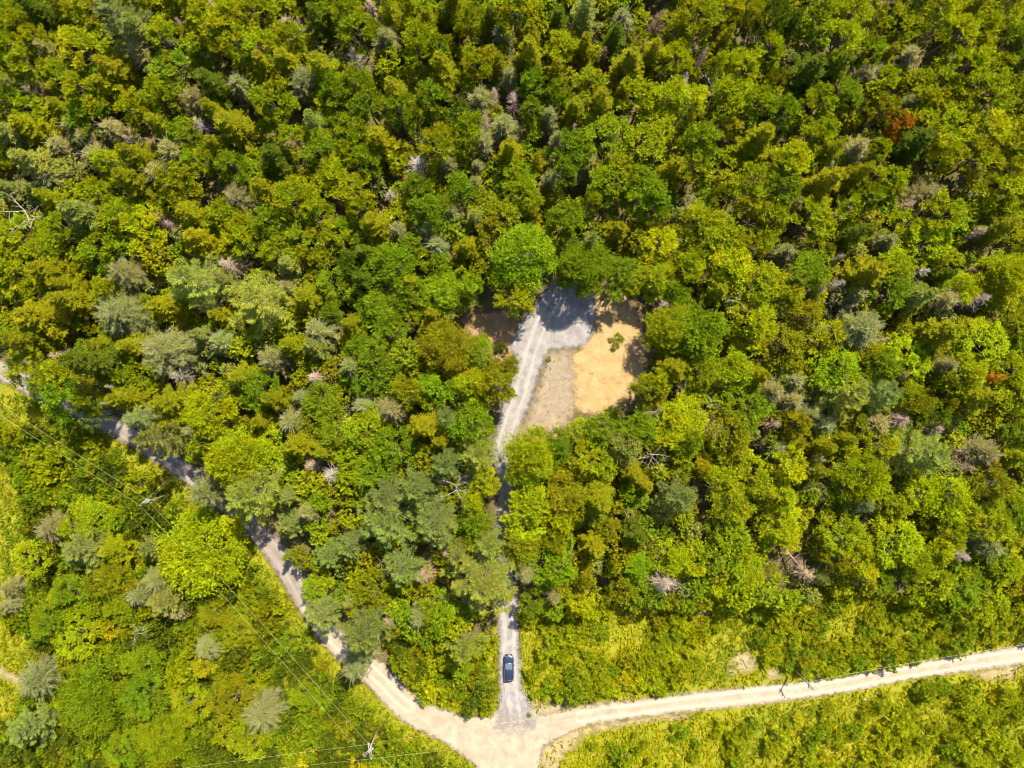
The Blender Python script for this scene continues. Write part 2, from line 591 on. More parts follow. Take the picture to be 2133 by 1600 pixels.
M_brown = earth_material("brown_litter", [(0.34, (0.085, 0.050, 0.022)), (0.5, (0.150, 0.090, 0.042)), (0.66, (0.215, 0.135, 0.068))], 0.5, 6.0, ragged=1.4, soft=0.6, speck=((0.32, 0.23, 0.14), 0.8, 2.0))
M_bare = earth_material("bare_earth", [(0.36, (0.085, 0.080, 0.018)), (0.5, (0.160, 0.125, 0.056)), (0.66, (0.235, 0.175, 0.100))], 0.8, 6.0, ragged=2.2, soft=0.9, speck=((0.12, 0.12, 0.02), 0.8, 2.0))

s = 900.0
gm = mesh_from("ground", [(-s, -s, 0), (s, -s, 0), (s, s, 0), (-s, s, 0)], [(0, 1, 2, 3)], [M_floor])
tag(link("ground", gm), None, None, None, "structure")
surface("meadow", OPEN, 0.004, M_meadow, 0.7)
surface("brown_ground", [brown, brown2], 0.008, M_brown, 0.35)
surface("sand_ground", [sand, sand2], 0.012, M_sand, 0.35)
surface("dirt_ground", [lot], 0.016, M_lot, 0.35)
surface("bare_ground", [corner, corner2, bare1, bare2, bare3, bare4, bare5], 0.008, M_bare, 0.35)
surface("footpath", [footpath], 0.012, M_bare, 0.35)
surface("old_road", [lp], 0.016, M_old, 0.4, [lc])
surface("dirt_road", [le, rp, sp_, junction], 0.020, M_road, 0.4, [lc[:-12], rc[12:]])
surface("gravel_driveway", [dp, pad], 0.024, M_gravel, 0.4, [dc], fade_y=g(0, 1503)[1])


def blobs(P, f, ph):
    """a smooth random field, about -1..1"""
    x, y = P[:, 0] * f, P[:, 1] * f
    return (np.sin(x + 1.7 * np.sin(0.7 * y + ph)) * np.cos(1.1 * y + 1.3 * np.sin(0.9 * x - ph)) + 0.6 * np.sin(2.3 * x - 1.9 * y + ph * 2)) / 1.5


def poisson(lo, hi, dmin, tries, rng):
    """random points with a least distance"""
    cell = dmin
    grid = {}
    out = []
    P = rng.uniform(lo, hi, (tries, 2))
    for p in P:
        i, j = int(p[0] // cell), int(p[1] // cell)
        ok = True
        for a in (-1, 0, 1):
            for b in (-1, 0, 1):
                for q in grid.get((i + a, j + b), ()):
                    if (q[0] - p[0]) ** 2 + (q[1] - p[1]) ** 2 < dmin * dmin:
                        ok = False
        if ok:
            grid.setdefault((i, j), []).append(p)
            out.append(p)
    return np.array(out)


# ------------------------------------------------------------------ tree makers
def tints(n, rng, val=0.28, hue=0.10):
    v = 1 + rng.uniform(-val, val, n)
    h = rng.uniform(-hue, hue, n)
    return np.column_stack([v * (1 + h), v * (1 - 0.3 * h), v * (1 - h), np.ones(n)])


def sprays(q, c, d, ln, n, rng, size, droop=0.15, flat=0.7, spread=0.35, keep=0.25, ratio=0.62, along=0.0, lobe=None):
    """leafy sprays: origins c (k,3), directions d (k,3), lengths ln (k,), n leaves on each"""
    k = len(c)
    d = unit(d)
    up = np.array([0, 0, 1.0])
    sd = unit(np.cross(d, up + 0.01))
    sd = np.repeat(sd, n, 0)
    D = np.repeat(d, n, 0)
    C = np.repeat(c, n, 0)
    Ln = np.repeat(ln, n)
    t = rng.uniform(keep, 1, k * n)
    side = rng.choice([-1, 1], k * n)
    off = rng.uniform(0.05, 1, k * n) * spread * Ln * (1.15 - 0.8 * t)
    p = C + D * (t * Ln)[:, None] + sd * (side * off)[:, None]
    p[:, 2] -= droop * Ln * t ** 2 + 0.25 * off
    p += rng.normal(0, 0.05, p.shape) * Ln[:, None]
    a = D * (0.8 + along) + sd * (side * rng.uniform(0.3, 1.1, k * n))[:, None] + rng.normal(0, 0.25, p.shape)
    a[:, 2] -= 0.15
    nr = up * flat + D * (1 - flat) * 0.8 + rng.normal(0, 0.38, p.shape)
    spray_t = np.repeat(tints(k, rng, 0.14, 0.06), n, 0)
    T = spray_t * tints(k * n, rng, 0.30, 0.07)
    if lobe is not None:
        T = T * lobe
    T[:, 3] = 1
    q.leaves(p, a, nr, size * rng.uniform(0.7, 1.3, k * n), size * ratio * rng.uniform(0.7, 1.3, k * n), T)


def dome_dirs(n, rng, zmin=-0.25):
    z = 1 - (np.arange(n) + 0.5) / n * (1 - zmin)
    ph = np.arange(n) * 2.39996 + rng.uniform(0, 6)
    r = np.sqrt(np.maximum(0, 1 - z * z))
    d = np.column_stack([r * np.cos(ph), r * np.sin(ph), z]) + rng.normal(0, 0.16, (n, 3))
    return unit(d)


def make_leafy(seed, R=3.2, H=10.5, lobes=11, per=17, n=32, size=0.28, open_=0.0, rise=0.35):
    """broadleaf: trunk and limbs; a crown of leafy sprays gathered in lobes"""
    rng = np.random.default_rng(seed)
    zc = H * 0.60
    up, dn = H * 0.40, H * 0.34
    wood = Quads()
    lean = rng.normal(0, 0.25, 2)
    tz = np.array([0, 0.25, 0.5, 0.75, 0.97])
    tp = np.column_stack([lean[0] * tz + rng.normal(0, .06, 5), lean[1] * tz + rng.normal(0, .06, 5), tz * H * 0.92])
    tp[0, :2] = 0
    wood.tube(tp, np.array([0.24, 0.19, 0.14, 0.08, 0.02]) * R / 3.2, 6)
    crown = Quads()
    dirs = dome_dirs(lobes, rng)
    for i, d in enumerate(dirs):
        rr = rng.uniform(0.42, 0.86) if i > 1 else 0.5
        c = np.array([d[0] * R * rr + lean[0] * .6, d[1] * R * rr + lean[1] * .6, zc + (up if d[2] > 0 else dn) * d[2] * rng.uniform(0.5, 0.98)])
        lr = R * rng.uniform(0.30, 0.54) * (3.2 / R) ** 0.25
        j = min(3, max(1, int((c[2] / H) * 4)))
        a0 = tp[j] * np.array([1, 1, 0.8])
        wood.tube([a0, (a0 + c) / 2 + np.array([0, 0, -0.25]), c], [0.075, 0.05, 0.02], 4)
        sdv = rng.normal(0, 1, (per, 3))
        sdv[:, 2] *= 0.8
        sdv = unit(unit(sdv) + d * 0.75 + np.array([0, 0, rise]))
        sprays(crown, np.tile(c, (per, 1)) + sdv * lr * 0.1, sdv, lr * rng.uniform(0.6, 1.55, per), n, rng, size, 0.2 + 0.2 * open_, 0.62, 0.34 - 0.10 * open_, 0.2, 0.6, 0.1, tints(1, rng, 0.13, 0.09))
    return wood.mesh("trunk", [BARK], True), crown.mesh("crown", [LEAF])


def make_spruce(seed, R=2.6, H=12.5, whorls=13, nb=8, lumps=7, size=0.32, base=0.16, power=0.95, bare=0.0, arch=0.22, twigs=0, n=7):
    """conifer: whorls of flat, tufted branches shortening to a pointed top"""
    rng = np.random.default_rng(seed)
    wood = Quads()
    lean = rng.normal(0, 0.15, 2)
    tz = np.linspace(0, 1, 5)
    tp = np.column_stack([lean[0] * tz, lean[1] * tz, tz * H * 0.99])
    wood.tube(tp, [0.2, 0.15, 0.1, 0.055, 0.012], 6)
    crown = Quads()
    C, D, Ln = [], [], []
    for w in range(whorls):
        f = (w + 0.4) / whorls
        z = H * (base + (0.985 - base) * f ** 0.92)
        L = R * (1 - f) ** power * 1.05 + 0.16
        if f < 0.15:
            L *= 0.8
        k = max(4, int(nb * (0.65 + 0.5 * (1 - f))))
        ph0 = rng.uniform(0, 6)
        for b in range(k):
            ph = ph0 + b * 2 * PI / k + rng.normal(0, 0.18)
            l = L * rng.uniform(0.55, 1.28)
            o = np.array([lean[0] * z / H, lean[1] * z / H, z + rng.normal(0, 0.1)])
            d = np.array([math.cos(ph), math.sin(ph), rng.normal(0.08, 0.08) + 0.5 * f ** 2])
            if rng.random() < bare * (1.2 - f):
                tipp = o + d * l + np.array([0, 0, -0.25 * l])
                wood.tube([o, o + d * l * .5, tipp], [0.03, 0.02, 0.008], 3)
                continue
            m = max(2, int(lumps * l / R + 1.5))
            t = (np.arange(m) + rng.uniform(0.3, 0.8, m)) / m
            p = o + np.outer(t * l, d)
            p[:, 2] += -arch * l * t ** 1.4 + 0.10 * l * t ** 4
            for q_, tt in zip(p, t):
                s2 = np.array([-d[1], d[0], 0])
                for sg in (-1, 0, 1):
                    C.append(q_ + s2 * sg * 0.05)
                    D.append(d * (0.9 if sg else 1.1) + s2 * sg * rng.uniform(0.5, 0.9) + np.array([0, 0, 0.12]))
                    Ln.append((0.30 + 0.30 * (1 - tt)) * (0.65 + 0.35 * l / R) * rng.uniform(0.7, 1.3) * min(R, 2.9) / 2.6)
    sprays(crown, np.array(C), np.array(D), np.array(Ln), n, rng, size, 0.2, 0.7, 0.26, 0.0, 0.36, 0.5)
    if twigs:
        C_, D_ = np.array(C), unit(np.array(D))
        pick = rng.choice(len(C_), min(twigs, len(C_)), replace=False)
        a_ = C_[pick] - D_[pick] * 0.3
        b_ = C_[pick] + (D_[pick] + rng.normal(0, 0.5, (len(pick), 3))) * rng.uniform(0.3, 0.75, (len(pick), 1))
        d0 = crown.n
        ribbon(crown, a_, b_, rng.uniform(0.018, 0.034, (len(pick), 1)), rng, tints(len(pick), rng, 0.2, 0.04))
        crown.M[-1][:] = 1
    # leader
    sprays(crown, np.tile([lean[0], lean[1], H * 0.93], (6, 1)), unit(rng.normal(0, 0.5, (6, 3)) + np.array([0, 0, 1.2])), np.full(6, 0.7), 6, rng, size * 0.8, 0, 0.3, 0.3, 0.0)
    return wood.mesh("trunk", [BARK], True), crown.mesh("crown", [NEEDLE, TWIG])


def make_pine(seed, R=4.6, H=15.0, whorls=9, size=0.42):
    """white pine: well spaced whorls of long plumes of needles with gaps between"""
    rng = np.random.default_rng(seed)
    wood, crown = Quads(), Quads()
    lean = rng.normal(0, 0.25, 2)
    tz = np.linspace(0, 1, 6)
    tp = np.column_stack([lean[0] * tz, lean[1] * tz, tz * H * 0.98])
    wood.tube(tp, [0.3, 0.25, 0.19, 0.13, 0.07, 0.02], 7)
    C, D, Ln = [], [], []
    for w in range(whorls):
        f = w / (whorls - 1)
        z = H * (0.34 + 0.62 * f)
        L = R * (1 - 0.86 * f ** 1.25) * rng.uniform(0.85, 1.1)
        k = rng.integers(5, 8)
        ph0 = rng.uniform(0, 6)
        for b in range(k):
            ph = ph0 + b * 2 * PI / k + rng.normal(0, 0.22)
            l = L * rng.uniform(0.62, 1.15)
            o = np.array([lean[0] * z / H, lean[1] * z / H, z + rng.normal(0, 0.15)])
            d = np.array([math.cos(ph), math.sin(ph), 0.12 + 0.75 * f ** 2])
            s2 = np.array([-d[1], d[0], 0])
            tt = np.linspace(0, 1, 4)
            pts = o + np.outer(tt * l, d)
            pts[:, 2] += -0.16 * l * tt + 0.16 * l * tt ** 3
            wood.tube(pts, [0.06, 0.045, 0.03, 0.012], 4)
            m = max(4, int(l * 1.9))
            for t in np.linspace(0.22, 1.0, m):
                q0 = o + d * t * l
                q0[2] += -0.16 * l * t + 0.16 * l * t ** 3
                for sg in (-1, 1):
                    C.append(q0)
                    D.append(d * 0.9 + s2 * sg * rng.uniform(0.45, 0.95) + np.array([0, 0, rng.uniform(0.05, 0.35)]))
                    Ln.append(rng.uniform(0.7, 1.25) * (1.2 - 0.6 * t) * min(1.25, 0.45 + l / R))
            for e in range(3):
                C.append(o + d * l + np.array([0, 0, 0.0]))
                D.append(d + s2 * (e - 1) * 0.5 + np.array([0, 0, 0.25]))
                Ln.append(0.65)
    sprays(crown, np.array(C), np.array(D), np.array(Ln), 16, rng, size, 0.16, 0.6, 0.24, 0.1, 0.22, 0.7)
    V, F, T, M = crown.arrays()
    return wood.mesh("trunk", [BARK], True), crown.mesh("crown", [NEEDLE])


def ribbon(q, a, b, w, rng, tint):
    d = unit(b - a)
    s = unit(np.cross(d, unit(rng.normal(0, 1, a.shape) + np.array([0, 0, 1.5])))) * w
    V = np.stack([a - s, a + s, b + s * 0.35, b - s * 0.35], axis=1).reshape(-1, 3)
    N = len(a)
    q.add(V, np.arange(4 * N).reshape(N, 4), np.repeat(tint, 4, 0))


def make_dead(seed, R=1.8, H=10.0, dense=1.0, droop=0.1, brown=0.0):
    """dead conifer: standing trunk with whorls of bare branches and fine twigs"""
    rng = np.random.default_rng(seed)
    wood, crown = Quads(), Quads()
    lean = rng.normal(0, 0.35, 2)
    tz = np.linspace(0, 1, 5)
    wob = rng.normal(0, 0.07, (5, 2))
    wob[0] = 0
    tp = np.column_stack([lean[0] * tz + wob[:, 0], lean[1] * tz + wob[:, 1], tz * H])
    wood.tube(tp, [0.17, 0.14, 0.10, 0.06, 0.02], 6, [0.9, 0.9, 0.9, 1])
    A, B, W = [], [], []
    nw = int(20 * dense)
    for w in range(nw):
        f = (w + rng.random()) / nw
        z = H * (0.28 + 0.70 * f)
        L = (R * (1 - f) ** 0.75 + 0.22) * rng.uniform(0.7, 1.1)
        k = rng.integers(4, 7)
        ph0 = rng.uniform(0, 6)
        cx = np.array([np.interp(z / H, tz, tp[:, 0]), np.interp(z / H, tz, tp[:, 1])])
        for b in range(k):
            ph = ph0 + b * 2 * PI / k + rng.normal(0, 0.3)
            l = L * rng.uniform(0.45, 1.2)
            d = np.array([math.cos(ph), math.sin(ph), rng.normal(0.1, 0.2)])
            o = np.array([cx[0], cx[1], z])
            p1 = o + d * l * 0.5 + np.array([0, 0, -droop * l * .4])
            p2 = o + d * l + np.array([0, 0, -droop * l + rng.normal(0.1, 0.12) * l])
            crown.tube([o, p1, p2], [0.026, 0.02, 0.009], 3, tints(1, rng, 0.15, 0.03)[0])
            nt_ = int(6 * dense * (0.5 + l / R))
            for _ in range(nt_):
                t = rng.uniform(0.25, 1)
                q0 = o + (p2 - o) * t + (p1 - (o + p2) / 2) * 4 * t * (1 - t)
                A.append(q0)
                B.append(q0 + unit(d + rng.normal(0, 0.65, 3)) * rng.uniform(0.2, 0.55) * (0.6 + 0.4 * l / R))
                W.append(rng.uniform(0.012, 0.024))
    A, B, W = np.array(A), np.array(B), np.array(W)[:, None]
    ribbon(crown, A, B, W, rng, tints(len(A), rng, 0.25, 0.05))
    return wood.mesh("trunk", [DEADWOOD], True), crown.mesh("crown", [DEADWOOD])


def make_snag(seed, R=2.4, H=9.0, limbs=7):
    """bare broadleaf snag: crooked trunk that forks into a few bent limbs"""
    rng = np.random.default_rng(seed)
    wood, crown = Quads(), Quads()
    tz = np.linspace(0, 1, 6)
    wob = rng.normal(0, 0.2, (6, 2))
    wob[0] = 0
    ln = rng.normal(0, 0.6, 2)
    tp = np.column_stack([wob[:, 0] + ln[0] * tz, wob[:, 1] + ln[1] * tz, tz * H])
    wood.tube(tp, [0.17, 0.14, 0.115, 0.09, 0.065, 0.025], 6, [0.95, 0.95, 0.95, 1])
    A, B, W = [], [], []

    def limb(o, d, l, r, depth):
        pts, rad = [o], [r]
        p, dd = o.copy(), d.copy()
        n = 4
        for i in range(n):
            dd = unit(dd + rng.normal(0, 0.17, 3) + np.array([0, 0, 0.04]))
            p = p + dd * l / n
            pts.append(p.copy())
            rad.append(r * (1 - 0.8 * (i + 1) / n))
            if depth and i > 0:
                for _ in range(rng.integers(1, 3)):
                    limb(p, unit(dd + rng.normal(0, 0.7, 3)), l * rng.uniform(0.35, 0.6), max(0.018, r * 0.5), depth - 1)
            elif i > 0:
                A.append(p.copy())
                B.append(p + unit(dd + rng.normal(0, 0.6, 3)) * l * 0.4)
                W.append(0.013)
        crown.tube(pts, rad, 4 if r > 0.04 else 3, tints(1, rng, 0.12, 0.03)[0])

    for i in range(limbs):
        f = 0.5 + 0.5 * (i + 0.5) / limbs
        o = np.array([np.interp(f, tz, tp[:, 0]), np.interp(f, tz, tp[:, 1]), f * H])
        ph = i * 2.4 + rng.normal(0, 0.3)
        d = unit(np.array([math.cos(ph), math.sin(ph), rng.uniform(0.1, 0.7)]))
        limb(o, d, R * rng.uniform(0.6, 1.2) * (1.2 - 0.5 * f), 0.052, 1)
    A, B, W = np.array(A), np.array(B), np.array(W)[:, None]
    ribbon(crown, A, B, W, rng, tints(len(A), rng, 0.2, 0.04))
    return wood.mesh("trunk", [DEADWOOD], True), crown.mesh("crown", [DEADWOOD])


def shrub_quads(seed, R=1.5, H=2.4, lobes=5, per=10, n=17, size=0.25):
    rng = np.random.default_rng(seed)
    q = Quads()
    dirs = dome_dirs(lobes, rng, 0.0)
    for d in dirs:
        c = np.array([d[0] * R * 0.55, d[1] * R * 0.55, H * (0.38 + 0.38 * d[2]) * rng.uniform(0.8, 1.1)])
        lr = R * rng.uniform(0.42, 0.62)
        sdv = unit(unit(rng.normal(0, 1, (per, 3))) + d * 0.6 + np.array([0, 0, 0.6]))
        sprays(q, np.tile(c, (per, 1)), sdv, lr * rng.uniform(0.7, 1.3, per), n, rng, size, 0.15, 0.6, 0.36)
    return q


def shrub_stems(seed, R, H):
    rng = np.random.default_rng(seed + 500)
    q = Quads()
    for i in range(5):
        ph = i * 1.26 + rng.normal(0, 0.3)
        e = np.array([math.cos(ph) * R * .5, math.sin(ph) * R * .5, H * 0.62])
        q.tube([np.array([0, 0, -0.03]), e * 0.5 + np.array([0, 0, 0.1]), e], [0.035, 0.026, 0.012], 4)
    return q


VAR = {
    "L": [make_leafy(100 + i, lobes=10 + i % 4, open_=(i % 3) * 0.5) for i in range(8)],
    "T": [make_leafy(120 + i, R=2.9, H=11.5, lobes=12 + i % 4, per=18, n=30, size=0.27, open_=0.7, rise=1.15) for i in range(7)],
    "B": [make_leafy(140 + i, R=5.4, H=12.0, lobes=26 + 2 * i, per=17, n=34, size=0.33) for i in range(4)],
    "S": [make_spruce(200 + i, nb=7 + i % 3, arch=0.18 + 0.10 * (i % 3)) for i in range(6)],
    "G": [make_spruce(240 + i, R=1.9, H=11.0, whorls=18, nb=8, lumps=6, size=0.26, base=0.22, power=0.6, bare=0.2, twigs=900, n=4) for i in range(4)],
    "H": [make_spruce(270 + i, R=3.9, H=11.0, whorls=16, nb=12, lumps=10, size=0.27, base=0.22, power=0.5, bare=0.12, twigs=2600, n=4) for i in range(3)],
    "P": [make_pine(300 + i) for i in range(5)],
    "D": [make_dead(400 + i, dense=1.0 + 0.25 * (i % 3)) for i in range(6)],
    "F": [make_snag(450 + i, limbs=6 + i % 3) for i in range(6)],
}
BASE = {"L": (3.2, 10.5), "T": (2.9, 11.5), "B": (5.4, 12.0), "S": (2.6, 12.5), "G": (1.9, 11.0), "H": (3.9, 11.0), "P": (4.6, 15.0), "D": (1.8, 10.0), "F": (2.4, 9.0)}


